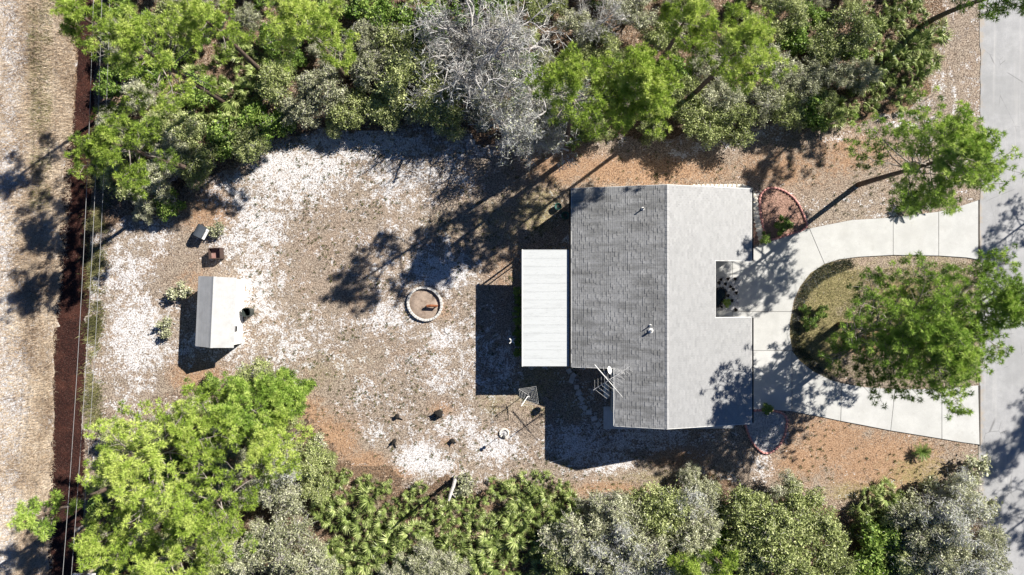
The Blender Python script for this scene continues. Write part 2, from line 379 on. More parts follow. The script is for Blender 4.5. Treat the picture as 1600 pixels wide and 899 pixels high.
tag(obj('road', mesh_np('road', Vt, np.stack([ii + jj, ii + jj + 1, ii + 5 + jj + 1, ii + 5 + jj], -1).reshape(-1, 4), smooth=True), M['road']), kind='structure')

# driveway: slabs with open joints on a dark bed
def concrete(name, c0, c1, stain):
    k = N(name); a = k.noise(.7, 5, .65); b = k.noise(14, 3, .6); r = k.rnd()
    c = k.mix(k.ramp(a, .3, .7), c0, c1); c = k.mix(k.ramp(b, .3, .7, 0, .25), c, tuple(x * .75 for x in c0))
    c = k.mix(k.ramp(k.noise(1.9, 5, .7), .56, .75, 0, .45), c, stain)
    c = k.mix(1.0, c, k.mix(r, (.93, .93, .92), (1, 1, 1)), 'MULTIPLY'); c = k.mix(k.ramp(k.noise(.33, 3, .5, dist=.6), .52, .72, 0, .28), c, stain)
    c = k.mix(k.ramp(k.noise(6.5, 3, .7), .66, .74, 0, .5), c, (0.30, 0.27, 0.23))
    k.bump(b, .2, .008); return k.done(c, .85, .25)
M['conc'] = concrete('pale_concrete', (0.50, 0.505, 0.495), (0.59, 0.595, 0.585), (0.40, 0.395, 0.375))
M['joint'] = plain('dark_joint_soil', (0.09, 0.08, 0.07), .95, .3)
slabs = [
 [(1528, 313), (1528, 406), (1510, 403), (1466, 400), (1466, 331), (1492, 325)],
 [(1466, 331), (1466, 400), (1395, 399), (1395, 340)],
 [(1395, 340), (1395, 399), (1340, 402), (1310, 406), (1288, 413), (1264, 357), (1330, 344)],
 [(1264, 357), (1288, 413), (1266, 427), (1250, 448), (1240, 470), (1237, 487), (1144, 487), (1144, 396), (1172, 390), (1200, 378)],
 [(1144, 487), (1237, 487), (1234, 505), (1234, 525), (1238, 548), (1144, 548)],
 [(1144, 548), (1237, 548), (1237, 643), (1200, 640), (1144, 640)],
 [(1237, 548), (1250, 564), (1270, 580), (1296, 593), (1315, 599), (1313, 658), (1290, 653), (1237, 643)],
 [(1315, 599), (1350, 605), (1398, 608), (1391, 673), (1350, 665), (1313, 658)],
 [(1398, 608), (1471, 608), (1471, 686), (1391, 673)],
 [(1471, 608), (1528, 602), (1530, 695), (1500, 691), (1471, 686)]]
drive = G().poly(GP([(1528, 313), (1528, 406), (1510, 403), (1466, 400), (1395, 399), (1340, 402), (1310, 406), (1288, 413), (1266, 427), (1250, 448), (1240, 470), (1235, 490), (1234, 525), (1238, 548), (1250, 564), (1270, 580), (1296, 593), (1350, 605), (1398, 608), (1471, 608), (1528, 602), (1530, 695), (1500, 691), (1471, 686), (1391, 673), (1350, 665), (1290, 653), (1237, 643), (1200, 640), (1144, 640), (1144, 396), (1172, 390), (1200, 378), (1264, 357), (1330, 344), (1395, 340), (1466, 331), (1492, 325)], 0.02)).build('driveway', M['joint'])
tag(drive, kind='structure')
for s in slabs:
    G().prism(inset(GP(s), 0.015), -0.05, 0.06 + random.uniform(-.004, .004)).build('concrete_slab', M['conc'], drive, bevel=0.012)
for q_ in ([(1095, 404), (1144, 404), (1144, 433), (1095, 433)], [(1095, 486), (1144, 486), (1144, 500), (1095, 500)]): G().prism(inset(GP(q_), .012), -.05, .06).build('concrete_slab', M['conc'], drive)
G().box((36.47, 4.5, .02), (.1, 4.7, .05)).build('expansion_joint', M['joint'], drive)
G().box((36.52, -10.0, .02), (.1, 4.7, .05)).build('expansion_joint', M['joint'], drive)

# planting beds
def gravel(name, a, b, c3):
    k = N(name); v = k.n('ShaderNodeTexVoronoi'); k.l(k.pos(), v.inputs['Vector']); v.inputs['Scale'].default_value = 9
    c = k.mix(v.outputs['Color'], a, b); c = k.mix(k.ramp(k.noise(22, 2), .6, .68), c, c3); k.bump(v.outputs['Distance'], .8, .05); return k.done(c, .9, .2)
M['pink'] = gravel('pink_stone_mulch', (0.20, 0.115, 0.085), (0.44, 0.28, 0.22), (0.09, 0.06, 0.05))
M['greygravel'] = gravel('grey_gravel', (0.27, 0.27, 0.28), (0.58, 0.58, 0.59), (0.05, 0.05, 0.05))
M['pinkedge'] = plain('pink_painted_edging', (0.60, 0.29, 0.26), .8, .2, 5)
M['whiteedge'] = plain('white_painted_paver', (0.74, 0.70, 0.62), .8, .12, 4, dirt=(.5, .45, .37))
bed1 = smooth_poly(GP([(1186, 306), (1198, 294), (1214, 294), (1232, 302), (1246, 316), (1256, 338), (1263, 357), (1232, 367), (1199, 378), (1193, 360), (1187, 332)]), 2)
bed2 = smooth_poly(GP([(1160, 644), (1185, 641), (1210, 642), (1229, 648), (1229, 670), (1222, 690), (1211, 704), (1196, 710), (1183, 702), (1173, 688), (1166, 670)]), 2)
def bed(name, pts, m, em, size):
    b = tag(G().prism(inset(pts, .08), -.05, .035).build(name, m), kind='structure')
    sh = G().lathe([(size * .5, -.04), (size * .52, .06), (size * .44, .12), (size * .15, .14)], 9).mesh('edging_block', True); sh.materials.append(em)
    pp = resample(pts, size * .93, True)
    for i, q in enumerate(pp):
        t = pp[(i + 1) % len(pp)] - pp[i - 1]
        o = obj('edging_block', sh, None, b, (q[0], q[1], 0)); o.rotation_euler = (0, 0, math.atan2(t[1], t[0])); o.scale = (1, .62, random.uniform(.85, 1.1))
    return b
bed('planting_bed', bed1, M['pink'], M['pinkedge'], .30)
bed('planting_bed', bed2, M['greygravel'], M['pinkedge'], .30)
strip = tag(G().prism(GP([(1140, 300), (1168, 300), (1178, 320), (1180, 345), (1186, 378), (1172, 388), (1140, 394)]), -.05, .012).build('planting_bed', M['pink']), kind='structure')
# white paver walk round the house corner
walk = tag(G().prism(GP([(1082, 300), (1082, 289), (1160, 288), (1176, 294), (1184, 312), (1186, 340), (1194, 372), (1186, 376), (1178, 340), (1172, 312), (1160, 302)]), -.05, .016).build('garden_path', M['whiteedge']), kind='structure')
mid = resample(GP([(1084, 294.5), (1160, 294), (1170, 298), (1178, 312), (1181, 330), (1184, 350), (1190, 373)]), .34)
pv = G().lathe([(.30, -.03), (.31, .045), (.28, .075), (.1, .08)], 10).mesh('paver', True); pv.materials.append(M['whiteedge'])
for i, q in enumerate(mid):
    t = mid[min(i + 1, len(mid) - 1)] - mid[max(i - 1, 0)]
    o = obj('paver', pv, None, walk, (q[0], q[1], .0)); o.rotation_euler = (0, 0, math.atan2(t[1], t[0]) + random.uniform(-.05, .05)); o.scale = (.54, 1.05, random.uniform(.9, 1.15))
# apron beside the gable wall
M['apron'] = plain('white_washed_concrete', (0.62, 0.62, 0.61), .85, .1, 1.5, dirt=(.45, .45, .44))
tag(G().prism([(7.15, -9.3), (17.3, -9.3), (17.3, -11.0), (7.15, -11.05)], -.05, .05).build('side_apron', M['apron']), kind='structure')

# ------------------------------------------------------------------ house
M['stucco'] = plain('cream_stucco', (0.52, 0.50, 0.45), .9, .08, 2.0, bump=.2)
M['trim'] = plain('white_trim', (0.72, 0.72, 0.70), .6, .06, 3.0)
M['dark'] = plain('dark_metal', (0.035, 0.035, 0.037), .6, .3, 3.0)
M['glass'] = N('window_glass').done((0.03, 0.04, 0.05), 0.06, 0.6)
k = N('grey_shingles')
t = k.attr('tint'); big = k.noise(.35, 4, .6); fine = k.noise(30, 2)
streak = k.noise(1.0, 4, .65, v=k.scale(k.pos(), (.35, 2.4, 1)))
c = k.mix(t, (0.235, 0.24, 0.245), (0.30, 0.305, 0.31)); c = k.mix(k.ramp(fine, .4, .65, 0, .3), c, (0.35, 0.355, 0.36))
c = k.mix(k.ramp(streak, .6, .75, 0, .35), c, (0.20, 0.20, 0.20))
algae_shade = k.math('MULTIPLY', k.attr('algae_shade'), k.ramp(k.math('ADD', streak, k.math('MULTIPLY', big, .6)), 0.62, 1.0, 0, .7)); c = k.mix(algae_shade, c, (0.085, 0.085, 0.08))
k.bump(fine, .3, .01); M['shingle'] = k.done(c, .6, .9)
house = tag(empty('house', (11, -1.3, 0)), 'single storey house with long shingled gable roof and white metal patio cover', 'house')
HO = np.array([11, -1.3, 0])
def hb(name, g, m, parent=house, **kw):
    for v in g.V: v -= HO
    return g.build(name, m, parent, **kw)
XW, XR, XE = 4.37, 10.9, 17.5; ZE, ZR = 3.4, 5.3; YN, YS = 7.2, -9.92
NX, NY0, NY1 = 14.6, -2.2, 1.97          # entry notch
SX, SY = 7.35, -5.78                      # set-back at the back corner
def zroof(x): return ZE + (ZR - ZE) * ((x - XW) / (XR - XW) if x < XR else (XE - x) / (XE - XR))
# walls
ov = .45
wall = G()
def wseg(a, b, h0, h1, th=.2, top=None):
    ax, ay = a; bx, by = b; d = np.array([bx - ax, by - ay]); n = np.array([-d[1], d[0]]) / np.linalg.norm(d) * th / 2
    q = [(ax + n[0], ay + n[1]), (bx + n[0], by + n[1]), (bx - n[0], by - n[1]), (ax - n[0], ay - n[1])]
    V = [(x, y, 0) for x, y in q] + [(q[0][0], q[0][1], h0), (q[1][0], q[1][1], h1), (q[2][0], q[2][1], h1), (q[3][0], q[3][1], h0)]
    wall.add(V, [[3, 2, 1, 0], [4, 5, 6, 7], [0, 1, 5, 4], [1, 2, 6, 5], [2, 3, 7, 6], [3, 0, 4, 7]])
def zt(x): return zroof(x) - .12
x0, x1, x2, x3 = XW + ov, SX + ov, NX - .35, XE - ov
yn, ys_, yset = YN - ov, YS + .35, SY + .4
wseg((x0, yset), (x0, yn), zt(x0), zt(x0)); wseg((x0, yn), (XR, yn), zt(x0), zt(XR)); wseg((XR, yn), (x3, yn), zt(XR), zt(x3))
wseg((x3, yn), (x3, NY1 + .3), zt(x3), zt(x3)); wseg((x3, NY1 + .3), (x2, NY1 + .3), zt(x3), zt(x2)); wseg((x2, NY1 + .3), (x2, NY0 - .3), zt(x2), zt(x2))
wseg((x2, NY0 - .3), (x3, NY0 - .3), zt(x2), zt(x3)); wseg((x3, NY0 - .3), (x3, ys_), zt(x3), zt(x3)); wseg((x3, ys_), (XR, ys_), zt(x3), zt(XR))
wseg((XR, ys_), (x1, ys_), zt(XR), zt(x1)); wseg((x1, ys_), (x1, yset), zt(x1), zt(x1)); wseg((x1, yset), (x0, yset), zt(x1), zt(x0))
hb('wall', wall, M['stucco'])
# roof slopes: deck slab and individual shingle tabs in courses
def slope_ranges(side, x):
    if side == 'w': return [(SY, YN)] if x < SX else [(YS, YN)]
    return [(YS, NY0), (NY1, YN)] if x > NX else [(YS, YN)]
def deck(side):
    g = G()
    parts = [(XW, SX, SY, YN), (SX, XR, YS, YN)] if side == 'w' else [(XR, NX, YS, YN), (NX, XE, YS, NY0), (NX, XE, NY1, YN)]
    for a, b, c0, c1 in parts:
        za, zb = zroof(a) - (0 if a != XR else 0), zroof(b)
        V = [(a, c0, za - .14), (b, c0, zb - .14), (b, c1, zb - .14), (a, c1, za - .14), (a, c0, za), (b, c0, zb), (b, c1, zb), (a, c1, za)]
        g.add(V, [[3, 2, 1, 0], [4, 5, 6, 7], [0, 1, 5, 4], [1, 2, 6, 5], [2, 3, 7, 6], [3, 0, 4, 7]])
    return g
for side, m in (('w', M['shingle']), ('e', M['shingle'])):
    dk = hb('roof_slope', deck(side), M['trim'])
    ex = .145; nC = int((XR - XW) / ex); g = G()
    Vs = []; Ts = []
    for c_ in range(nC + 1):
        if side == 'w':
            a = XW - .02 + c_ * ex; b = min(a + ex, XR)
        else:
            a = XE + .02 - c_ * ex; b = max(a - ex, XR)
        if abs(a - b) < .02: continue
        off = (c_ % 2) * .165 + random.uniform(-.03, .03)
        za, zb = zroof(min(max(a, XW - .1), XE + .1)), zroof(b)
        for y0, y1 in slope_ranges(side, (a + b) / 2):
            y = y0 - .02 - off
            while y < y1 + .02:
                ya, yb = max(y, y0 - .02), min(y + .325, y1 + .02); y += .333
                if yb - ya < .03: continue
                h = random.choice((.016, .018, .02, .034))
                Vs.append([(a, ya, za + .002), (a, yb, za + .002), (a, yb, za + h), (a, ya, za + h), (b, yb, zb + h * .55), (b, ya, zb + h * .55)]); Ts.append([min(1, max(0, random.gauss(.5, .27)))] * 6)
    Vs = np.array(Vs); n = len(Vs); base = np.arange(n)[:, None] * 6
    q = [[0, 1, 2, 3], [3, 2, 4, 5]] if side == 'e' else [[1, 0, 3, 2], [2, 3, 5, 4]]
    F4 = np.concatenate([base + np.array(f)[None, :] for f in q]); F3 = np.concatenate([base + np.array(f)[None, :] for f in ([0, 3, 5], [1, 4, 2])])
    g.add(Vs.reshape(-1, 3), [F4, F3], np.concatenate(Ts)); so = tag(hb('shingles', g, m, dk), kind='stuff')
    al = so.data.attributes.new('algae_shade', 'FLOAT', 'POINT'); al.data.foreach_set('value', np.full(len(so.data.vertices), .92 if side == 'w' else 0., dtype=np.float32))   # algae streaks on the west slope that also paint in its dimmer light
# ridge caps
for i in range(58):
    y = YN - .15 - i * .295
    g = G(); wv = [(-.16, -.055), (0, .035), (.16, -.055)]
    V = [(XR + wx, y + (.16 if e else -.16), ZR + wz + (.012 if e else .028)) for e in (0, 1) for wx, wz in wv] + [(XR + wx, y + (.16 if e else -.16), ZR + wz - .01) for e in (0, 1) for wx, wz in wv]
    g.add(V, [[0, 1, 4, 3], [1, 2, 5, 4], [0, 6, 7, 1], [1, 7, 8, 2]], random.random()); hb('ridge_cap', g, M['shingle'])
# fascia, rake boards, gutter, soffit vents
for (a, b) in (((XW, SY), (XW, YN)), ((SX, YS), (SX, SY)), ((XE, YS), (XE, NY0)), ((XE, NY1), (XE, YN)), ((NX, NY0), (NX, NY1))):
    x = a[0] + (-.035 if a[0] < XR else .035); z = zroof(a[0]); hb('fascia', G().box((x, (a[1] + b[1]) / 2, z - .085), (.03, b[1] - a[1] + .04, .19)), M['trim'])
def rake(xa, xb, y):
    za, zb = zroof(xa), zroof(xb)
    V = [(x, y + s, z + d) for (x, z) in ((xa, za), (xb, zb)) for s in (-.018, .018) for d in (-.2, .012)]
    hb('rake_board', G().add(V, [[0, 1, 3, 2], [4, 6, 7, 5], [0, 4, 5, 1], [2, 3, 7, 6], [0, 2, 6, 4], [1, 5, 7, 3]]), M['trim'])
for xa, xb, y in ((XW, XR, YN + .04), (XR, XE, YN + .04), (SX, XR, YS - .04), (XR, XE, YS - .04), (XW, SX, SY - .04), (NX, XE, NY0 + .04), (NX, XE, NY1 - .04)): rake(xa, xb, y)
for x, ya, yb in ((XE + .12, YS, NY0), (XE + .12, NY1, YN), (XW - .12, SY, YN)):
    g = G(); L_ = yb - ya; yc = (ya + yb) / 2; z = ZE - .1
    g.box((x, yc, z - .06), (.12, L_, .012)).box((x - .06, yc, z), (.01, L_, .12)).box((x + .06, yc, z), (.01, L_, .12)); hb('gutter', g, M['dark'])
g = G().tube([(XE + .1, YS + .12, ZE - .2), (XE - .3, YS + .12, ZE - .5), (XE - .32, YS + .12, .1)], .045, 6); hb('downspout', g, M['trim'])
# plumbing vents
for (px, py, r, m) in ((1005, 326, .05, 'dark'), (1017, 517, .075, 'trim'), (1016, 509, .04, 'dark')):
    X, Y, _ = P(px, py, 5.0); z = zroof(X); v = hb('vent_pipe', G().lathe([(r, -.1), (r, .34), (r * .75, .345), (r * .7, .2)], 10, (X, Y, z)), M[m])
    g = G().lathe([(r * 2.6, .035), (r * 1.3, .10), (r * 1.05, .12)], 10, (X, Y, z)); hb('flashing', g, M['trim'], v)
# windows and doors
def window(c, w, h, ax):
    x, y, z = c; s = (.06, w, h) if ax == 'y' else (w, .06, h)
    wn = hb('window', G().box(c, s), M['glass'])
    g = G()
    for d in (-1, 1):
        g.box((x, y + d * (w / 2 + .04), z) if ax == 'y' else (x + d * (w / 2 + .04), y, z), (.10, .08, h + .16) if ax == 'y' else (.08, .10, h + .16))
        g.box((x, y, z + d * (h / 2 + .04)), (.1, w, .08) if ax == 'y' else (w, .1, .08))
    g.box(c, (.075, .04, h) if ax == 'y' else (.04, .075, h)); hb('frame', g, M['trim'], wn)
window((x0 - .1, 5.0, 1.6), 1.6, 1.1, 'y'); window((x3 + .1, 4.8, 1.6), 1.8, 1.2, 'y'); window((7.5, yn + .1, 1.6), 1.5, 1.1, 'x'); window((14, yn + .1, 1.6), 1.5, 1.1, 'x')
window((9.5, ys_ - .1, 1.7), 1.2, 1.0, 'x'); window((14.5, ys_ - .1, 1.7), 1.2, 1.0, 'x'); window((x1 - .1, -8.6, 1.7), 1.0, 1.0, 'y'); window((x2 + .1, -1.4, 1.5), 1.1, 1.3, 'y')
M['door'] = plain('brown_door', (0.17, 0.09, 0.05), .5, .15, 5)
d = hb('door', G().box((x2 + .11, .9, 1.05), (.06, .95, 2.1)), M['door']); hb('handle', G().tube([(x2 + .2, 1.25, 1.0), (x2 + .2, 1.25, 1.15)], .02, 6), M['dark'], d)
gd = hb('garage_door', G().box((x3 + .11, -6.2, 1.1), (.06, 4.8, 2.2)), M['trim'])
for i in range(4): hb('panel', G().box((x3 + .15, -6.2, .3 + i * .53), (.03, 4.7, .48)), M['trim'], gd)
# patio cover of white metal pans with posts and knee wall
M['pan'] = N('white_weathered_metal'); k = M['pan']
a = k.noise(1.1, 5, .7, v=k.scale(k.pos(), (.6, 3.0, 1))); b = k.noise(5, 4, .7, v=k.scale(k.pos(), (.5, 3.0, 1)))
c = k.mix(k.ramp(a, .45, .72, 0, .55), (0.53, 0.555, 0.565), (0.42, 0.44, 0.445)); c = k.mix(k.ramp(b, .55, .70, 0, .5), c, (0.31, 0.33, 0.325)); M['pan'] = k.done(c, .5, .4)
px0, px1, py0, py1 = .82, XW + .06, -5.78, 2.78
pc = hb('patio_cover', G().box(((px0 + px1) / 2, (py0 + py1) / 2, 3.13), (px1 - px0 - .04, py1 - py0 - .04, .05)), M['trim'])
npn = 14; w = (py1 - py0) / npn
for i in range(npn):
    yc = py0 + (i + .5) * w; g = G().box(((px0 + px1) / 2, yc, 3.185), (px1 - px0, w - .005, .05)); g.box(((px0 + px1) / 2, yc + w / 2 - .025, 3.21), (px1 - px0 - .01, .03, .012)); hb('roof_panel', g, M['pan'], pc)
hb('edge_beam', G().box((px0 - .05, (py0 + py1) / 2, 3.12), (.09, py1 - py0 + .04, .2)), M['trim'], pc)
for y in np.linspace(py0 + .15, py1 - .15, 5): hb('post', G().box((px0 + .12, y, 1.52), (.1, .1, 3.04)), M['trim'], pc)
hb('knee_wall', G().box((px0 + .12, (py0 + py1) / 2, .4), (.07, py1 - py0 - .4, .8)), M['trim'], pc)
hb('patio_slab', G().prism([(.7, py0), (4.7, py0), (4.7, py1), (.7, py1)], -.05, .06), M['apron'])

# ------------------------------------------------------------------ shed
M['shedroof'] = plain('white_painted_roofing', (0.42, 0.425, 0.43), .7, .10, 2.0, dirt=(.36, .36, .36))
M['siding'] = plain('white_siding', (0.74, 0.74, 0.73), .6, .05, 3.0)
sh = tag(empty('garden_shed', (-22.2, -1.83, 0), math.radians(-2.6)), 'small white gabled shed with pale strip roofing standing on sandy yard', 'shed')
sw_, sl_, se, sr = 1.42, 2.62, 2.1, 2.78
wl_ = G()
xw = 1.18; ywl = 2.45; zt_ = se + (sr - se) * (1 - xw / sw_) - .06
for x in (-xw, xw): wl_.box((x, 0, zt_ / 2), (.08, ywl * 2, zt_))
for y in (-ywl, ywl):
    V = [(x, y + s, z) for s in (-.04, .04) for x, z in ((-xw, 0), (xw, 0), (xw, zt_), (0, sr - .07), (-xw, zt_))]
    wl_.add(V, [np.array([[4, 3, 2, 1, 0]]), np.array([[5, 6, 7, 8, 9]]), np.array([[i, (i + 1) % 5, (i + 1) % 5 + 5, i + 5] for i in range(5)])])
wl_.build('wall', M['siding'], sh)
for sgn in (-1, 1):
    rf = G().add([(0, -sl_, sr - .05), (sgn * sw_, -sl_, se - .05), (sgn * sw_, sl_, se - .05), (0, sl_, sr - .05), (0, -sl_, sr), (sgn * sw_, -sl_, se), (sgn * sw_, sl_, se), (0, sl_, sr)],
                 [[0, 1, 2, 3], [4, 7, 6, 5], [0, 4, 5, 1], [1, 5, 6, 2], [2, 6, 7, 3], [3, 7, 4, 0]]).build('roof_slope', M['siding'], sh)
    n = 6
    for i in range(n):
        u0, u1 = i / n, (i + 1) / n
        za, zb = sr + (se - sr) * u0, sr + (se - sr) * u1; xa, xb = sgn * sw_ * u0, sgn * sw_ * (u1 + (.02 if i == n - 1 else 0.0)); e = .015
        V = [(xa, -sl_ - e, za + .004), (xb, -sl_ - e, zb + .004), (xb, sl_ + e, zb + .004), (xa, sl_ + e, za + .004), (xa, -sl_ - e, za + .010), (xb, -sl_ - e, zb + .016), (xb, sl_ + e, zb + .016), (xa, sl_ + e, za + .010)]
        G().add(V, [[0, 1, 2, 3], [4, 7, 6, 5], [0, 4, 5, 1], [1, 5, 6, 2], [2, 6, 7, 3], [3, 7, 4, 0]]).build('roof_strip', M['shedroof'], rf)
G().add([(-.14, -sl_ - .03, sr - .045), (0, -sl_ - .03, sr + .035), (.14, -sl_ - .03, sr - .045), (-.14, sl_ + .03, sr - .045), (0, sl_ + .03, sr + .035), (.14, sl_ + .03, sr - .045)], [[0, 1, 4, 3], [1, 2, 5, 4]]).build('ridge_cap', M['shedroof'], sh)
for i in range(12):
    G().box((xw + .05, 0, .1 + i * .165), (.025, ywl * 2 + .02, .15), M=Matrix.Rotation(math.radians(5), 4, 'Y')).build('siding_board', M['siding'], sh)
M['grey'] = plain('grey_metal', (0.25, 0.25, 0.26), .5, .2, 4)
vt = G().box((xw + .09, -1.25, 1.45), (.05, .42, .34)).build('wall_vent', M['grey'], sh)
for i in range(4): G().box((xw + .125, -1.25, 1.33 + i * .08), (.03, .38, .03)).build('slat', M['dark'], vt)
dr = G().box((0, ywl + .06, .95), (.95, .05, 1.9)).build('door', M['siding'], sh); G().tube([(.36, ywl + .12, .9), (.36, ywl + .12, 1.05)], .02, 6).build('handle', M['dark'], dr)

# bin against the shed wall
M['bin'] = plain('dark_green_plastic', (0.035, 0.045, 0.042), .45, .25, 4)
bx = P(382, 488, .9)
bn = tag(empty('waste_bin', (bx[0] + .16, bx[1], 0), .12), 'dark open topped plastic bin beside the white shed wall', 'bin')
def rsq(r, z, n=16, p=4.0):
    th = np.arange(n) * 2 * math.pi / n; c, s = np.cos(th), np.sin(th); q = (np.abs(c) ** p + np.abs(s) ** p) ** (-1 / p); return np.stack([r * q * c, r * q * s, np.full(n, z)], 1)
def rings(rs, cap0=True, cap1=True):
    n = len(rs[0]); V = np.vstack(rs); i = np.arange(len(rs) - 1)[:, None] * n; j = np.arange(n)[None, :]; k = (j + 1) % n
    F = [np.stack([i + j, i + k, i + n + k, i + n + j], -1).reshape(-1, 4)]
    if cap0: F.append(np.arange(n)[None, ::-1])
    if cap1: F.append((np.arange(n) + (len(rs) - 1) * n)[None, :])
    return V, F
G().add(*rings([rsq(.25, .0), rsq(.31, .92), rsq(.34, .93), rsq(.34, 1.0), rsq(.29, 1.0), rsq(.22, .12)])).build('body', M['bin'], bn)
for s in (-.2, .2): G().tube([(-.31, s - .04, .1), (-.31, s + .04, .1)], .1, 10).build('wheel', M['dark'], bn)
G().tube([(-.36, -.2, .93), (-.42, -.2, .96), (-.42, .2, .96), (-.36, .2, .93)], .02, 6).build('handle', M['bin'], bn)

# barrel grill and burn box
M['slate'] = plain('slate_grey_enamel', (0.06, 0.072, 0.09), .75, .15, 4, spec=.2)
gp = P(310.5, 361, .9)
gr = tag(empty('barrel_grill', (gp[0], gp[1], 0), math.radians(-28)), 'dark slate barrel grill with curved lid and pale side shelf on pine straw', 'grill')
th = np.linspace(0, math.pi, 9)
rr = [np.stack([.36 * np.cos(th), np.full(9, y), .72 + .24 * np.sin(th)], 1) for y in (-.46, .46)]
V, F = np.vstack(rr), [np.array([[i, i + 1, i + 10, i + 9] for i in range(8)]), np.arange(9)[None, :], np.arange(9, 18)[None, ::-1]]
G().add(V, F).build('lid', M['slate'], gr)
G().box((0, 0, .57), (.72, .94, .28)).build('firebox', M['dark'], gr, bevel=.03)
G().box((.50, -.02, .72), (.24, .86, .035)).build('side_shelf', M['trim'], gr)
G().tube([(.40, -.3, .8), (.46, -.3, .84), (.46, .3, .84), (.40, .3, .8)], .015, 6).build('handle', M['grey'], gr)
for sx in (-.3, .3):
    for sy in (-.4, .4): G().tube([(sx, sy, .45), (sx * 1.05, sy * 1.05, 0)], .025, 6).build('leg', M['dark'], gr)
for sy in (-.46, .46): G().tube([(-.32, sy - .03, .1), (-.32, sy + .03, .1)], .1, 12).build('wheel', M['dark'], gr)
M['rust'] = plain('rusty_steel', (0.065, 0.042, 0.036), .8, .4, 6, dirt=(.10, .07, .06))
M['ash'] = plain('ash_and_rust', (0.30, 0.17, 0.15), .95, .3, 5, dirt=(.36, .33, .31))
bp = P(335, 396, .75)
bb = tag(empty('burn_box', (bp[0], bp[1], 0), math.radians(3)), 'open rusty square burn box beside the barrel grill', 'burn box')
for c_, s_ in (((0, .40, .42), (.90, .05, .7)), ((0, -.40, .42), (.90, .05, .7)), ((.43, 0, .42), (.05, .75, .7)), ((-.43, 0, .42), (.05, .75, .7))): G().box(c_, s_).build('side_panel', M['rust'], bb)
G().box((0, 0, .33), (.81, .75, .05)).build('floor_plate', M['ash'], bb)
for sx in (-.4, .4):
    for sy in (-.37, .37): G().box((sx, sy, .2), (.06, .06, .42)).build('leg', M['rust'], bb)
G().tube([(-.45, -.1, .6), (-.62, -.1, .62), (-.62, .1, .62), (-.45, .1, .6)], .018, 6).build('handle', M['rust'], bb)

# fire ring
M['stone'] = plain('pale_block', (0.56, 0.55, 0.53), .9, .22, 5, dirt=(.36, .35, .34), bump=.5)
fp = P(664, 475)
fr = tag(empty('fire_ring', (fp[0], fp[1], 0)), 'ring of pale stone blocks round a sandy fire pit', 'fire pit')
M['pitsand'] = plain('pit_sand', (0.33, 0.26, 0.21), .95, .3, 2, dirt=(.12, .075, .05))
G().lathe([(1.32, -.04), (1.30, .02), (.7, .028), (.02, .035)], 40).build('pit_floor', M['pitsand'], fr, smooth=True)
nst = 37
for i in range(nst):
    a = i * 2 * math.pi / nst; r = 1.27 + .06 * math.cos(2 * a + 1.0)
    g = G().box((0, 0, .11), (.205 + random.uniform(-.02, .02), .19, .24 + random.uniform(-.03, .03)), t=random.random())
    o = g.build('stone_block', M['stone'], fr, bevel=.03); o.location = (r * math.cos(a), r * math.sin(a) * 1.02, 0); o.rotation_euler = (random.uniform(-.06, .06), 0, a + math.pi / 2 + random.uniform(-.12, .12))
M['rotlog'] = plain('rusty_brown_wood', (0.27, 0.10, 0.045), .85, .35, 6)
lp = P(676, 478)
lg = tag(empty('firewood_log', (lp[0], lp[1], .03), .05), 'rust brown log propped up inside the stone fire ring', 'log')
G().tube([(-.42, 0, .30), (-.1, .02, .34), (.40, -.03, .36)], [.10, .11, .09], 9).build('log', M['rotlog'], lg)
G().tube([(-.36, .02, .30), (-.42, .03, .0)], [.06, .07], 7).build('stub', M['rotlog'], lg)
G().tube([(.33, -.03, .34), (.36, -.02, .0)], [.05, .06], 7).build('stub', M['rotlog'], lg)

# charred stumps
M['char'] = plain('charred_wood', (0.018, 0.016, 0.015), .9, .4, 8, bump=.5)
for i, (px, py, sc, nm, st) in enumerate(((620, 651, 1.0, 'small charred stump with a stick at its foot, on speckled sand', (.62, -.3)), (685.5, 647, 1.75, 'largest charred stump, a broad black lump on orange straw', (-.5, -.3)),
        (616, 690, 1.05, 'charred stump with a stick pointing at the palmetto thicket', (.2, -.7)), (707, 689, 1.05, 'forked charred stump nearest the bird feeder pole', (.4, -.2)))):
    X, Y, _ = P(px, py); o = tag(empty('tree_stump', (X, Y, 0), i * 1.3), nm, 'stump', 'charred stumps in the back yard')
    w_ = 1 + .35 * np.sin(np.arange(9) * 2.1 + i) * np.cos(np.arange(9) + i)
    G().lathe([(.19 * sc, -.05), (.15 * sc, .10), (.13 * sc, .26 * sc), (.05 * sc, .30 * sc)], 9, wob=w_).build('stump', M['char'], o)
    ca, sa = math.cos(-i * 1.3), math.sin(-i * 1.3); dx, dy = st[0] * .75, st[1] * .75
    G().tube([(0, 0, .1), ((dx * ca - dy * sa) * .6, (dx * sa + dy * ca) * .6, .08), (dx * ca - dy * sa, dx * sa + dy * ca, .04)], [.06, .04, .03], 6).build('stick', M['char'], o)
    G().tube([(0, 0, .12), (.02, .17 * sc, .30), (-.02, .25 * sc, .42)], [.06, .05, .03], 6).build('stub', M['char'], o)

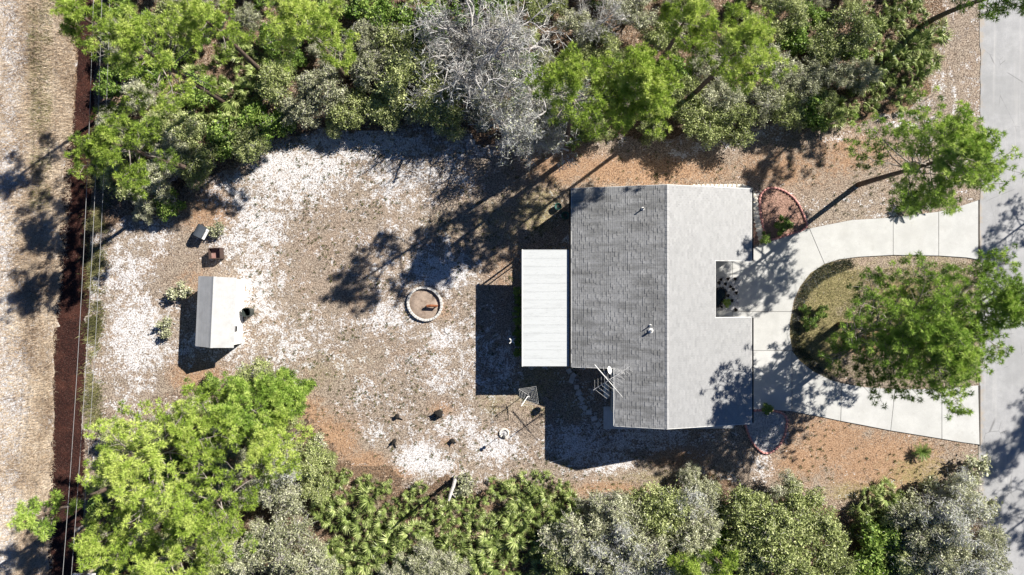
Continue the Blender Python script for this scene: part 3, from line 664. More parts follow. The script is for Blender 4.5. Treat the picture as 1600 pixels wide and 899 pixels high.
# feeder pole with ring of stones
q = P(788, 677); rg = tag(empty('stone_ring', (q[0], q[1], 0)), 'small white stone ring on the lawn round the feeder pole', 'stone ring')
for i in range(13):
    a = i * 2 * math.pi / 13; o = G().box((0, 0, .06), (.16, .13, .14)).build('stone_block', M['whiteedge'], rg, bevel=.03); o.location = (.33 * math.cos(a), .33 * math.sin(a), 0); o.rotation_euler = (0, 0, a + math.pi / 2)
G().lathe([(.30, -.02), (.29, .05), (.05, .06)], 14).build('gravel_fill', M['greygravel'], rg)
fd = tag(empty('bird_feeder', (q[0] - .05, q[1], .055)), 'thin bird feeder pole standing in the small white stone ring', 'bird feeder')
G().tube([(0, 0, 0), (0, 0, 1.4)], .022, 6).build('pole', M['dark'], fd)
G().lathe([(.13, 1.30), (.13, 1.33), (.06, 1.36), (.06, 1.50), (.16, 1.52), (.02, 1.60)], 12).build('tray', M['dark'], fd)
# rotary clothes line
M['alu'] = plain('bare_aluminium', (0.55, 0.55, 0.55), .35, .1, 5, spec=.5, metal=.3)
q = P(826, 619, 1.9); rc = tag(empty('rotary_clothesline', (q[0], q[1], 0), math.radians(8)), 'square rotary clothesline with aluminium arms beside the stepping stones', 'clothesline')
G().tube([(0, 0, 0), (0, 0, 2.25)], .026, 8).build('pole', M['alu'], rc)
for i in range(4):
    a = math.pi / 4 + i * math.pi / 2; G().tube([(0, 0, 1.45), (.92 * math.cos(a), .92 * math.sin(a), 2.05)], .016, 6).build('arm', M['alu'], rc)
g = G()
for j in range(1, 7):
    r = .92 * j / 6; z = 1.45 + .6 * j / 6; p = [(r * math.cos(math.pi / 4 + i * math.pi / 2), r * math.sin(math.pi / 4 + i * math.pi / 2), z) for i in range(5)]
    if j > 1: [g.tube([p[i], p[i + 1]], .007, 4) for i in range(4)]
tag(g.build('line', M['trim'], rc), kind='stuff')
G().lathe([(.05, 2.22), (.055, 2.30), (.01, 2.33)], 10).build('cap', M['trim'], rc)

# antenna mast
am = tag(empty('antenna_mast', (6.9, -6.5, 0)), 'aerial mast with crossed booms and small dish in the corner of the house', 'antenna')
G().tube([(0, 0, 0), (0, 0, 6.5)], .03, 8).build('mast', M['alu'], am)
def loc(px, py, z): a = P(px, py, z); return (a[0] - 6.9, a[1] + 6.5, z)
b0, b1 = np.array(loc(927, 610, 4.9)), np.array(loc(984, 573, 4.9))
G().tube([b0, b1], .026, 6).build('boom', M['alu'], am)
dd = (b1 - b0) / np.linalg.norm(b1 - b0); pp_ = np.array([-dd[1], dd[0], 0])
for i in range(11):
    u = .04 + .9 * i / 10; c_ = b0 + (b1 - b0) * u; L_ = 1.05 * (1 - .62 * u); sk = dd * .35 * L_
    G().tube([c_ - pp_ * L_ + sk, c_, c_ + pp_ * L_ * .55 + sk], .010, 5).build('element', M['alu'], am)
b2, b3 = np.array(loc(929, 570, 5.2)), np.array(loc(973, 621, 5.2))
G().tube([b2, b2 + (b3 - b2) * .5, b3], [.034, .03, .012], 6).build('cross_boom', M['trim'], am)
G().tube([loc(942, 574, 4.6), loc(948, 591, 4.6)], .016, 6).build('dish_arm', M['alu'], am)
ds = G().lathe([(.02, -.06), (.16, -.03), (.29, .03), (.295, .045), (.16, -.01), (.02, -.04)], 18).build('dish', M['trim'], am, smooth=True); ds.location = loc(952, 579, 4.6); ds.rotation_euler = (0, math.radians(55), .3)
G().tube([(0, 0, -.03), (0, 0, .3)], .012, 5).build('feed_horn', M['alu'], ds)
u0 = np.array(loc(966, 581, 4.8))
for i in range(6): G().tube([u0 + np.array([.1 * i - .3, .28 - .03 * i, .02 * i]), u0 + np.array([.1 * i - .05, -.28 + .03 * i, .02 * i])], .010, 5).build('comb_element', M['alu'], am)
for i, z in enumerate((2.2, 3.6)): G().box((.45, .0, z), (.9, .04, .04)).build('wall_bracket', M['grey'], am)
# gas tank in the nook
tk = tag(empty('gas_tank', (7.34, -7.95, 0)), 'white horizontal gas tank in the shaded nook below the aerial', 'gas tank')
yy = np.array([-.62, -.60, -.52, -.40, .40, .52, .60, .62]); rr_ = np.array([.02, .12, .2, .235, .235, .2, .12, .02])
G().tube(np.stack([yy * 0, yy, yy * 0 + .42], 1), rr_, 16).build('shell', M['trim'], tk, smooth=True)
for y in (-.3, .3): G().box((0, y, .11), (.34, .08, .24)).build('foot', M['grey'], tk)
G().lathe([(.08, .64), (.08, .72), (.02, .74)], 10).build('valve_cap', M['grey'], tk)
# stepping stones
for i, (px, py) in enumerate(((889, 580), (896, 587), (893, 594), (901, 605), (905, 613.5), (908, 623), (913.5, 637), (920, 644.5), (928, 654), (935, 663))):
    X, Y, _ = P(px, py); o = G().box((0, 0, 0), (.36 + .06 * (i % 3), .36, .07)).build('stepping_stone', M['stone'], bevel=.012); o.location = (X, Y, .03); o.rotation_euler = (0, 0, .5 + i * .37)
    tag(o, 'square pale stepping stone on the shaded path between patio cover and apron', 'stepping stone', 'stepping stones behind the house')
# pots under the north eave
M['pot'] = plain('teal_plastic', (0.03, 0.10, 0.085), .5, .2, 4)
for nm, px, py, r in (('dark teal round pot tucked tight against the house wall', 883.5, 337, .31), ('dark teal round pot standing further from the house wall', 872, 323, .27)):
    X, Y, _ = P(px, py, .3); o = tag(empty('plant_pot', (X, Y, 0)), nm, 'pot')
    G().lathe([(r * .75, -.01), (r, .36), (r * 1.05, .37), (r * 1.05, .40), (r * .9, .40), (r * .85, .30)], 20).build('pot', M['pot'], o, smooth=True); G().lathe([(r * .86, .29), (.02, .31)], 14).build('soil', M['joint'], o)
# pipes, stake, spinner, patio pole
def rod(name, pts, rad, m, label, cat):
    o = tag(empty(name, tuple(pts[0][:2]) + (0,)), label, cat); p = np.array(pts) - np.array([pts[0][0], pts[0][1], 0]); G().tube(p, rad, 7).build('rod', m, o); return o
a, b = P(859, 723), P(976, 687)
tag(G().tube([(a[0], a[1], .03), ((a[0] + b[0]) / 2, (a[1] + b[1]) / 2 - .05, .05), (b[0], b[1], .03)], .024, 6).build('plastic_pipe', M['trim']), 'long thin pale pipe lying across the shaded lawn below the gable', 'pipe')
a, b = P(876.5, 231), P(888.5, 236)
tag(G().tube([(a[0], a[1], .06), (b[0], b[1], .08)], .07, 8).build('plastic_pipe', M['trim']), 'short white pipe lying on pine straw under the bright green pine', 'pipe')
a = P(1391, 747)
o = tag(empty('ground_stake', a), 'short dark stake standing alone in the orange straw lawn', 'stake'); G().tube([(0, 0, -.05), (.01, 0, .6)], .035, 6).build('post', M['dark'], o); G().box((.01, 0, .6), (.09, .09, .05)).build('cap', M['dark'], o)
a = P(800, 533, 2.5)
o = tag(empty('garden_spinner', (a[0], a[1], 0)), 'small white four armed spinner on a thin post beside the patio', 'spinner'); G().tube([(0, 0, 0), (0, 0, 2.5)], .02, 6).build('pole', M['dark'], o)
for i in range(4): G().box((.14 * math.cos(math.pi / 4 + i * math.pi / 2), .14 * math.sin(math.pi / 4 + i * math.pi / 2), 2.51), (.24, .075, .015), rot=math.pi / 4 + i * math.pi / 2).build('blade', M['trim'], o)
G().lathe([(.05, 2.49), (.05, 2.54)], 8).build('hub', M['trim'], o)
a = P(815.0, 409)
o = tag(empty('wooden_post', (a[0] - .16, a[1], 0)), 'slim dark post standing at the open side of the patio cover', 'post'); G().tube([(0, 0, -.05), (0, 0, 2.2)], .045, 7).build('post', M['bark'], o); G().lathe([(.06, 2.19), (.06, 2.24), (.01, 2.27)], 8).build('cap', M['bark'], o)

# entry court: gravel, pond, boulders, round shrub
ct = tag(G().prism(GP([(1095, 433), (1154, 433), (1154, 486), (1095, 486)]), -.05, .075).build('gravel_bed', M['greygravel']), kind='structure')
pl = [P(1118 + x, 468 + y) for x, y in ((0, -15), (8, -19), (15, -15), (17, -8), (13, 0), (9, 6), (4, 13), (-4, 13), (-8, 4), (-6, -8))]
po = tag(empty('garden_pond', (P(1122, 465)[0], P(1122, 465)[1], 0)), 'small kidney shaped black pond in the gravel entry court', 'pond')
pp2 = smooth_poly([(x - po.location.x, y - po.location.y) for x, y, _ in pl], 2)
wm = N('dark_pond_water').done((0.008, 0.012, 0.010), .05, .5)
G().prism(pp2, .05, .085).build('water', wm, po)
rs = resample(pp2, .2, True); g = G()
rim = G().lathe([(.07, 0), (.09, .05), (.06, .10), (.01, .12)], 7).mesh('rim_stone', True); rim.materials.append(M['dark'])
for q in rs: o = obj('rim_stone', rim, None, po, (q[0], q[1], .06)); o.scale = (random.uniform(.8, 1.3), random.uniform(.8, 1.3), 1)
bl = G().lathe([(.10, -.04), (.13, .05), (.10, .12), (.03, .15)], 8, wob=1 + .2 * np.sin(np.arange(8) * 2.3)).mesh('boulder'); bl.materials.append(M['char'])
for px, py in ((1118, 436), (1129, 437), (1140, 436), (1151, 436), (1153, 458), (1152, 484), (1146, 470), (1118, 484), (1136, 444), (1144, 448), (1130, 480), (1148, 452), (1140, 462), (1126, 442)):
    X, Y, _ = P(px - 3, py); o = obj('boulder', bl, None, None, (X, Y, .06)); o.scale = (random.uniform(.7, 1.2),) * 2 + (1,); o.rotation_euler = (0, 0, random.random() * 6)
    tag(o, 'fist sized black boulder dotted round the gravel entry court', 'boulder', 'black boulders in the entry court')

# power line
M['polewood'] = plain('weathered_pole_wood', (0.30, 0.26, 0.22), .9, .3, 4, bump=.4)
M['wire'] = plain('aluminium_wire', (0.30, 0.30, 0.30), .4, .1, 5)
pb = P(133, 898, 9.2)
def upole(x, y, label):
    o = tag(empty('utility_pole', (x, y, 0)), label, 'utility pole')
    G().tube([(0, 0, -.3), (0, 0, 5), (0, 0, 10.46)], [.17, .15, .12], 10).build('pole', M['polewood'], o)
    G().box((-.1, 0, 9.15), (1.45, .10, .12)).build('cross_arm', M['trim'], o); G().box((-.2, 0, 10.5), (1.2, .10, .12)).build('cross_arm', M['polewood'], o)
    for dx, z in ((-.25, 9.2), (.5, 9.2), (-.48, 10.56), (.06, 10.56)): G().lathe([(.05, 0), (.07, .06), (.04, .09), (.06, .15), (.02, .2)], 8, (dx, 0, z)).build('insulator', M['trim'], o)
    return o
upole(pb[0], pb[1], 'wooden utility pole with pale crossarm behind the big pine thicket by the firebreak')
far = (pb[0] + 2.2, pb[1] + 62)
upole(far[0], far[1], 'wooden utility pole at the far end of the power line')
for i, (dx, z, nm) in enumerate(((-.48, 10.74, 'pale overhead power wire, outermost over the firebreak'), (.06, 10.74, 'pale overhead power wire, middle one over the firebreak'), (-.25, 9.38, 'pale overhead power wire, lower one over the weedy edge'))):
    A = np.array([pb[0] + dx, pb[1] + .05, z]); B = np.array([far[0] + dx, far[1] + .05, z]); s_ = np.linspace(0, 1, 25)[:, None]; p = A + (B - A) * s_; p[:, 2] -= 1.1 * 4 * (s_[:, 0] * (1 - s_[:, 0]))
    tag(G().tube(p - A, .013, 5).build('power_wire', M['wire'], loc=tuple(A)), nm, 'wire')

# ------------------------------------------------------------------ vegetation builders
def unit(v): return v / (np.linalg.norm(v, axis=-1, keepdims=True) + 1e-9)

def needles(C, A, T, r, m=84, ln=.34, w=.019, spread=.95):
    """star-shaped tufts of needles at C along A"""
    n = len(C); d = unit(A[:, None, :] * .55 + r.normal(0, spread, (n, m, 3)) * .62)
    L = ln * r.uniform(.65, 1.1, (n, m, 1)); b = C[:, None, :] + d * .03
    tip = b + d * L; tip[..., 2] -= .10 * L[..., 0]
    side = unit(np.cross(d, r.normal(0, 1, (n, m, 3)))) * w
    V = np.stack([b + d * L * .25 + side, b + d * L * .25 - side, tip], 2).reshape(-1, 3)
    # narrow root so that each needle reads as a spindle
    F = np.arange(len(V)).reshape(-1, 3)
    t = np.repeat(np.clip(T[:, None] + r.normal(0, .12, (n, m)), 0, 1).reshape(-1), 3)
    return V, F, t

def bend(a, d, L, r, n=4, up=.0, wob=.12):
    p = [np.array(a, float)]; d = unit(np.array(d, float))
    for i in range(n):
        d = unit(d + r.normal(0, wob, 3) + np.array([0, 0, up])); p.append(p[-1] + d * L / n)
    return np.array(p)

def pine_mesh(seed, h=12, cb=7, rad=4.2, lean=(0, 0), limbs=22, sub=6, tufts=3, m=84, dense=.74, flat=.6, r0=.2, tl=.33):
    r = np.random.default_rng(seed); tr = G(); lb = G(); C = []; A = []; T = []
    top = np.array([lean[0], lean[1], h]); k_ = np.linspace(0, 1, 9)
    path = np.stack([lean[0] * k_ ** 1.6 + np.sin(k_ * 5 + seed) * .12 * k_, lean[1] * k_ ** 1.6 + np.cos(k_ * 4 + seed) * .12 * k_, h * k_ - .05], 1)
    tr.tube(path, r0 * (1 - .8 * k_) + .02, 9)
    for i in range(limbs):
        u = (i + .5) / limbs; z = cb + (h - cb) * u * .97; f = z / h
        base = np.array([np.interp(f, k_, path[:, j]) for j in range(3)])
        az = i * 2.399 + r.normal(0, .35); prof = (1 - u) ** flat * (.45 + .55 * min(1, .35 + u * 2.5)) ; L = rad * max(.18, prof) * r.uniform(.7, 1.15)
        el = -.05 + .9 * u + r.normal(0, .1)
        d = np.array([math.cos(az) * math.cos(el), math.sin(az) * math.cos(el), math.sin(el)])
        p = bend(base, d, L, r, 5, .05, .13); rb = .02 + .05 * L / rad * (1 - .5 * u)
        lb.tube(p, np.linspace(rb, .012, len(p)), 5, r.random())
        ns = max(2, int(sub * (.4 + L / rad)))
        for j in range(ns):
            g_ = .30 + .70 * (j + r.random()) / ns; kk = min(4, int(g_ * 5)); o_ = p[kk] + (p[kk + 1] - p[kk]) * (g_ * 5 - kk) if kk < 5 else p[-1]
            sd = unit(p[-1] - p[0]); lat = unit(np.cross(sd, [0, 0, 1])) * (1 if j % 2 else -1)
            dd = unit(sd * r.uniform(.3, .9) + lat * r.uniform(.4, 1.0) + np.array([0, 0, r.uniform(.0, .5)])); l2 = L * r.uniform(.18, .42) * (1.15 - .4 * g_)
            q = bend(o_, dd, l2, r, 3, .08, .2); lb.tube(q, np.linspace(.02, .008, 4), 4, r.random(), cap=False)
            nt = max(1, int(round((tufts - .6) * dense * r.uniform(.6, 1.4)))); lat2 = unit(np.cross(q[-1] - q[0], [0, 0, 1.]))
            for t_ in range(nt):
                if t_ == 0: e = q[-1]
                else:
                    e = q[3 - (t_ + 1) // 2] + lat2 * (1 if t_ % 2 else -1) * r.uniform(.34, .54) + np.array([0, 0, r.uniform(.0, .2)]); lb.tube([q[3 - (t_ + 1) // 2], e], [.010, .007], 3, r.random(), cap=False)
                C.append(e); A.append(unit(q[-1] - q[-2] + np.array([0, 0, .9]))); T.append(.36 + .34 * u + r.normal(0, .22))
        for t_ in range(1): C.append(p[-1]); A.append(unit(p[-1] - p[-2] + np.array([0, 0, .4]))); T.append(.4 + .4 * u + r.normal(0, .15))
    for t_ in range(6): C.append(path[-1] + r.normal(0, .22, 3)); A.append(np.array([0, 0, 1.])); T.append(.8)
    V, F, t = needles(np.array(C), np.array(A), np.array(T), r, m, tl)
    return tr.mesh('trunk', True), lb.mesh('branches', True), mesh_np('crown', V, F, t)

def put_tree(name, base, meshes, mats, label, cat, group=None, rz=0., sc=1.):
    o = tag(empty(name, (base[0], base[1], 0), rz), label, cat, group); o.scale = (sc, sc, sc) if np.isscalar(sc) else sc
    for me, nm, mt in zip(meshes, [x.name.split('.')[0] for x in meshes], mats): obj(nm, me, mt, o)
    return o

def leaves(C, Nn, r, size=.11, t=None, asp=.55):
    n = len(C); d = unit(r.normal(0, 1, (n, 3)) + Nn * .35); a = unit(np.cross(d, r.normal(0, 1, (n, 3)))); b = np.cross(d, a)
    s = size * r.uniform(.6, 1.3, (n, 1))
    V = np.stack([C - a * s, C + b * s * asp, C + a * s, C - b * s * asp], 1).reshape(-1, 3)
    t = np.clip(t + r.normal(0, .16, n), 0, 1)
    return V, np.arange(4 * n).reshape(-1, 4), np.repeat(t, 4)

def shrub_mesh(seed, rad=1.6, h=2.6, n=4200, size=.10, twigs=160, lobes=9, bare=.0):
    """multi-stemmed shrub: stems, fine twigs poking out, small leaves spread through uneven lobes"""
    r = np.random.default_rng(seed); st = G(); tw = G(); cen = []; 
    for i in range(lobes):
        a = i * 2.4 + r.normal(0, .4); rr_ = rad * (.15 + .62 * math.sqrt((i + .5) / lobes)) * r.uniform(.75, 1.2); z = h * (.85 - .38 * (rr_ / rad) ** 1.5) * r.uniform(.78, 1.12)
        c_ = np.array([rr_ * math.cos(a), rr_ * math.sin(a), z]); cen.append((c_, rad * r.uniform(.26, .46)))
        p = bend((r.normal(0, .1), r.normal(0, .1), -.03), c_ * np.array([.7, .7, 1]), np.linalg.norm(c_) * .55, r, 3, .0, .12); p = np.vstack([p, c_]); st.tube(p, np.linspace(.05, .015, len(p)), 5)
    C = []; T = []; Nn = []
    for c_, rl in cen:
        k_ = int(n * (1 - bare) / lobes); d = unit(r.normal(0, 1, (k_, 3))); rr_ = rl * r.uniform(.25, 1.0, (k_, 1)) ** .45; g_ = d * rr_ * np.array([1, 1, .7])
        # clump the leaves on twig sprays
        m_ = 26; spray = unit(r.normal(0, 1, (m_, 3)) + np.array([0, 0, .35])) * rl * np.array([1.12, 1.12, .85]); pick = r.integers(0, m_, k_); u = r.uniform(.35, 1.08, (k_, 1)); g2 = spray[pick] * u + r.normal(0, .085, (k_, 3))
        q = np.where(r.random((k_, 1)) < .72, g2, g_) + c_
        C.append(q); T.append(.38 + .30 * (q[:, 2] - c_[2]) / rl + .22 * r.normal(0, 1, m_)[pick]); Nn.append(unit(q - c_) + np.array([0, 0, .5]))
        for j in range(int(twigs / lobes)):
            e = c_ + spray[j % m_] * r.uniform(.95, 1.25) + r.normal(0, .06, 3); mid = c_ + spray[j % m_] * .4 + r.normal(0, .08, 3); tw.tube([c_ + r.normal(0, .1, 3), mid, e], [.012, .009, .005], 3, r.random(), cap=False)
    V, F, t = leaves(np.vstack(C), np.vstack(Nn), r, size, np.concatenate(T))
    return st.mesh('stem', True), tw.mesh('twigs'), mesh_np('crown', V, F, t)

def bare_mesh(seed, h=7, rad=3.5, moss=5200, limbs=9, r0=.16, leaf=0):
    """leafless crooked tree: pale limbs, dense fine twigs and tangles of grey moss"""
    r = np.random.default_rng(seed); tr = G(); tw = G(); ends = []
    path = bend((0, 0, -.1), (r.normal(0, .1), r.normal(0, .1), 1), h * .5, r, 4, .1, .08); tr.tube(path, np.linspace(r0, r0 * .7, 5), 8, .5)
    def grow(o, d, L, rr, lev):
        p = bend(o, d, L, r, 5, .02, .24); (tr if lev < 2 else tw).tube(p, np.linspace(rr, rr * .45, 6), 6 if lev < 2 else 3, r.random(), cap=lev < 2)
        if lev >= 3: ends.append(p[3]); ends.append(p[-1]); return
        for j in range([7, 7, 5][lev]):
            q = p[1 + int(r.integers(0, 5))]; dd = unit(unit(p[-1] - p[0]) * .7 + r.normal(0, .62, 3) + np.array([0, 0, .12])); grow(q, dd, L * r.uniform(.38, .6), max(.006, rr * .42), lev + 1)
    for i in range(limbs):
        a = i * 2.399 + r.normal(0, .3); el = r.uniform(.15, .8); grow(path[2 + i % 3], (math.cos(a) * math.cos(el), math.sin(a) * math.cos(el), math.sin(el)), rad * r.uniform(.65, 1.0), r0 * .45, 0 if i < limbs * .65 else 1)
    E = np.array(ends); out = [tr.mesh('trunk', True), tw.mesh('twigs')]
    if moss:
        c_ = E[r.integers(0, len(E), moss)] + r.normal(0, .13, (moss, 3)); d = unit(r.normal(0, 1, (moss, 3)) + np.array([0, 0, -.2])) * r.uniform(.06, .22, (moss, 1)); s_ = unit(np.cross(d, r.normal(0, 1, (moss, 3)))) * .010
        V = np.stack([c_ - d + s_, c_ - d - s_, c_ + d - s_, c_ + d + s_], 1).reshape(-1, 3); out.append(mesh_np('moss', V, np.arange(4 * moss).reshape(-1, 4), np.repeat(np.clip(r.normal(.5, .25, moss), 0, 1), 4)))
    if leaf:
        c_ = E[r.integers(0, len(E), leaf)] + r.normal(0, .16, (leaf, 3)); V, F, t = leaves(c_, np.tile([0, 0, 1.], (leaf, 1)), r, .075, np.full(leaf, .5)); out.append(mesh_np('crown', V, F, t))
    return out

def fan_mesh(seed, stalk=.55, L=.55, n=17):
    """palmetto leaf: stalk and stiff pointed segments spreading like a fan"""
    r = np.random.default_rng(seed); g = G(); g.tube([(0, 0, 0), (stalk * .5, 0, .05), (stalk, 0, .05)], [.014, .011, .009], 3, .35, cap=False)
    for i in range(n):
        a = (i / (n - 1) - .5) * math.radians(235) + r.normal(0, .03); l = L * (1 - .22 * abs(i / (n - 1) - .5) * 2) * r.uniform(.85, 1.08); d = np.array([math.cos(a), math.sin(a), 0]); s_ = np.array([-d[1], d[0], 0]) * .034
        o_ = np.array([stalk, 0, .05]); z1 = .05 + .03 * math.cos(a); z2 = -.10 * r.uniform(.3, 1.6)
        V = [o_, o_ + d * l * .55 + s_ + [0, 0, z1 - .012], o_ + d * l * .55 + [0, 0, z1 + .012], o_ + d * l * .55 - s_ + [0, 0, z1 - .012], o_ + d * l + [0, 0, z2]]
        g.add(V, [[0, 2, 1], [0, 3, 2], [1, 2, 4], [2, 3, 4]], np.clip(.42 + .3 * math.cos(a) * .4 + r.normal(0, .16), 0, 1))
    return g.mesh('frond')
fans = [fan_mesh(100 + i, .5 + .1 * (i % 3), .50 + .06 * (i % 4), 15 + i % 4) for i in range(5)]
for f in fans: f.materials.append(M['palm'])
dry = fan_mesh(120, .5, .5, 14); dry.materials.append(M['palmdry'])
stemg = G().tube([(0, 0, -.05), (.12, .05, .12), (.3, .08, .22)], [.10, .10, .07], 7).mesh('stem', True); stemg.materials.append(M['bark'])
def palmetto(x, y, sc, label, group, r, nf=12):
    o = tag(empty('saw_palmetto', (x, y, 0), r.random() * 6.3), label, 'palmetto', group); o.scale = (sc,) * 3
    obj('stem', stemg, None, o)
    for i in range(nf):
        u = i / nf; f = obj('frond', fans[int(r.integers(0, 5))] if r.random() > .16 or u > .5 else dry, None, o, (.2 * r.normal(0, 1) * .6, .2 * r.normal(0, 1) * .6, .16 + .30 * u + .1 * r.random()))
        f.rotation_euler = (r.normal(0, .35), -(.12 + 1.0 * u + r.normal(0, .15)), i * 2.399 + r.normal(0, .3)); s_ = r.uniform(.8, 1.2); f.scale = (s_, s_, s_)
    return o

def frond_mesh(seed, L=.8, n=22):
    r = np.random.default_rng(seed); g = G(); t = np.linspace(0, 1, 7); p = np.stack([L * t, 0 * t, .42 * L * t - .62 * L * t * t], 1); g.tube(p, np.linspace(.013, .004, 7), 3, .4, cap=False)
    for i in range(n):
        u = .12 + .86 * i / n; c_ = np.array([L * u, 0, .42 * L * u - .62 * L * u * u]); l = .17 * math.sin(math.pi * (.12 + .8 * u)) + .03
        for s_ in (-1, 1):
            d = unit(np.array([.55, s_ * 1.0, .18])); w = np.array([.014, 0, 0]); g.add([c_ - w, c_ + w, c_ + d * l], [[0, 1, 2]], np.clip(.5 + r.normal(0, .15), 0, 1))
    return g.mesh('frond')
cyf = [frond_mesh(140 + i) for i in range(3)]
for f in cyf: f.materials.append(M['cycad'])
def cycad(px, py, sc, label, n=26, flat=1.):
    X, Y, _ = P(px, py, .3); o = tag(empty('sago_palm', (X, Y, 0)), label, 'sago palm'); o.scale = (sc,) * 3
    G().lathe([(.13, -.03), (.15, .1), (.12, .26), (.04, .32)], 10).build('stem', M['bark'], o)
    for i in range(n):
        f = obj('frond', cyf[i % 3], None, o, (0, 0, .27)); u = i / n; f.rotation_euler = (0, -(.05 + .85 * u), i * 2.399); s_ = 1.05 - .3 * u; f.scale = (s_,) * 3
cycad(1440, 706, 1.0, 'lone sago palm casting a spiky shadow on the orange straw lawn')
cycad(1452, 312, 1.25, 'pale green sago palm at the driveway edge under the leaning pine')
cycad(1420, 322, 1.35, 'dark green sago palm next to a paler one at the driveway edge')

# ------------------------------------------------------------------ pines
M['limb'] = plain('grey_pine_limbs', (0.30, 0.265, 0.24), .9, .35, 4, .1)
PM = lambda m: (M['bark'], M['limb'], m)
pid = 0
def pine_at(px, py, hc, label, h, cb, rad, lean=(0, 0), mat='pine', grp=None, base=None, **kw):
    """crown centre (at height hc) seen at px,py, or an explicit trunk base"""
    global pid; pid += 1; kw['limbs'] = int(kw.get('limbs', 22) * 1.05); rad *= 1.08
    if base is None:
        X, Y, _ = P(px, py, hc); f = (hc / h) ** 1.6; base = (X - lean[0] * f, Y - lean[1] * f)
    else: base = P(*base)[:2]
    return put_tree('pine_tree', base, pine_mesh(200 + pid, h, cb, rad, lean, **kw), PM(M[mat]), label, 'tree', grp)
pine_at(1475, 250, 10, 'leaning pine by the road with trunk reaching over the sago palms', 12.3, 5.8, 4.8, (1.0, .4), 'pine2', base=(1341, 289), limbs=46, sub=10)
pine_at(0, 0, 10, 'taller pine on the driveway island with the broadest open crown', 12.4, 4.8, 5.6, (-.2, .3), 'pine2', base=(1312, 508), limbs=44, sub=10, r0=.24)
pine_at(0, 0, 10, 'second pine on the driveway island beside the broadest one', 11.8, 5.2, 5.0, (.1, -.2), 'pine2', base=(1347, 529), limbs=36, sub=10)
pine_at(0, 0, 10, 'third slender pine on the driveway island near the road', 11.4, 5.2, 4.6, (.5, .3), 'pine2', base=(1402, 480), limbs=34, sub=10, r0=.15)
pine_at(992, 138, 11, 'densest bright green pine crown overhanging the house side of the thicket', 13.6, 8.2, 3.5, (.5, .2), 'pine', limbs=30, sub=8, tufts=4, r0=.24)
pine_at(868, 72, 12.5, 'tall pine with loose crown behind the mossy grey tree', 15.2, 10.2, 3.3, (-.8, .8), 'pine', base=(884, 224), limbs=22, sub=6)
pine_at(1150, 78, 11, 'pine rising from the olive thicket between densest pine and palmettos', 13.5, 8.5, 3.6, (.3, .3), 'pine', limbs=24, sub=7)
pine_at(1075, 25, 10, 'small pine at the back of the thicket behind the house', 11.5, 7.5, 2.4, (0, .2), 'pine', limbs=14)
pine_at(235, 85, 11, 'big yellow green pine near the upper firebreak', 13.2, 8.2, 4.4, (-.4, .3), 'pine', limbs=28, sub=7)
pine_at(192, 232, 10, 'pine overhanging the firebreak above the weedy edge', 12.0, 7.8, 3.8, (-.6, -.2), 'pine', limbs=24, sub=7)
pine_at(128, 30, 10, 'thin pine overhanging the firebreak beside the big yellow green one', 11.6, 7.8, 2.3, (-.3, .3), 'pine', limbs=13)
pine_at(330, 40, 10, 'pine between the big yellow green one and the palmetto patch', 12, 8, 2.6, (0, .2), 'pine', limbs=15)
pine_at(475, 38, 11, 'yellow green pine behind the sandy yard thicket', 13, 8.4, 3.2, (-.2, .3), 'pine', limbs=22, sub=7)
pine_at(225, 722, 11, 'big spreading pine beside the shed and the firebreak', 13.0, 7.8, 5.0, (-.5, -.3), 'pine', limbs=32, sub=8)
pine_at(318, 800, 10, 'pine with grey bare inner limbs behind the big spreading one', 12.2, 7.0, 4.0, (-.2, -.3), 'pine', limbs=24, sub=7)
pine_at(420, 700, 8, 'young pine at the straw edge beside the shed thicket', 9.5, 5.0, 2.7, (-.1, -.2), 'pine', limbs=18, sub=6)
pine_at(375, 640, 7, 'deep green young pine closest to the shed', 8.6, 3.6, 3.0, (0, -.1), 'pine2', limbs=28, sub=8, tufts=4, flat=.5)
pine_at(440, 618, 5, 'low rounded deep green pine at the corner of the sandy yard', 6.2, 2.2, 1.9, (0, 0), 'pine2', limbs=24, sub=7, tufts=4, flat=.5)
pine_at(305, 668, 9, 'pine filling the gap between big spreading pine and shed', 10.6, 5.6, 2.9, (-.2, -.1), 'pine', limbs=22, sub=7)
pine_at(72, 802, 8, 'small pine leaning over the field across the firebreak', 9.6, 6.5, 2.0, (-1.2, 0), 'pine2', limbs=10, sub=6)
pine_at(175, 838, 9, 'pine whose crown hides the foot of the utility pole', 11, 6.4, 3.2, (-.2, -.2), 'pine', limbs=22, sub=7)
pine_at(265, 880, 10, 'pine at the far corner behind the utility pole', 12, 7.5, 3.0, (0, -.2), 'pine', limbs=18)
pine_at(1078, 892, 6, 'bright young pine topping the olive thicket by the gable', 7.2, 4.2, 1.1, (0, 0), 'pine', limbs=10, sub=5)
pine_at(1135, 898, 6, 'bright young pine next to a smaller one in the olive thicket', 7.2, 4.0, 1.5, (0, 0), 'pine', limbs=12, sub=5)
pine_at(0, 0, 10, 'pine overhanging the road at the end of the verge', 12.4, 6.6, 3.8, (.2, -2.2), 'pine2', base=(1441, 40), limbs=20, sub=7)
# pines across the road, seen by their shadows
sharedp = [pine_mesh(300 + i, 13, 8, 4.0, (.3, .2), limbs=22, m=50) for i in range(2)]
for i, (x, y, s_) in enumerate(((47.0, 10.2, .72), (52.0, -3.5, 1.0), (53.0, -8.5, 1.05), (55.5, 0.5, 1.1), (55, -13, 1.0), (60, -5, 1.1))):
    put_tree('pine_tree', (x, y), sharedp[i % 2], PM(M['pine2']), 'tall pine standing on the far side of the road', 'tree', 'pines across the road', i * 1.7, s_)

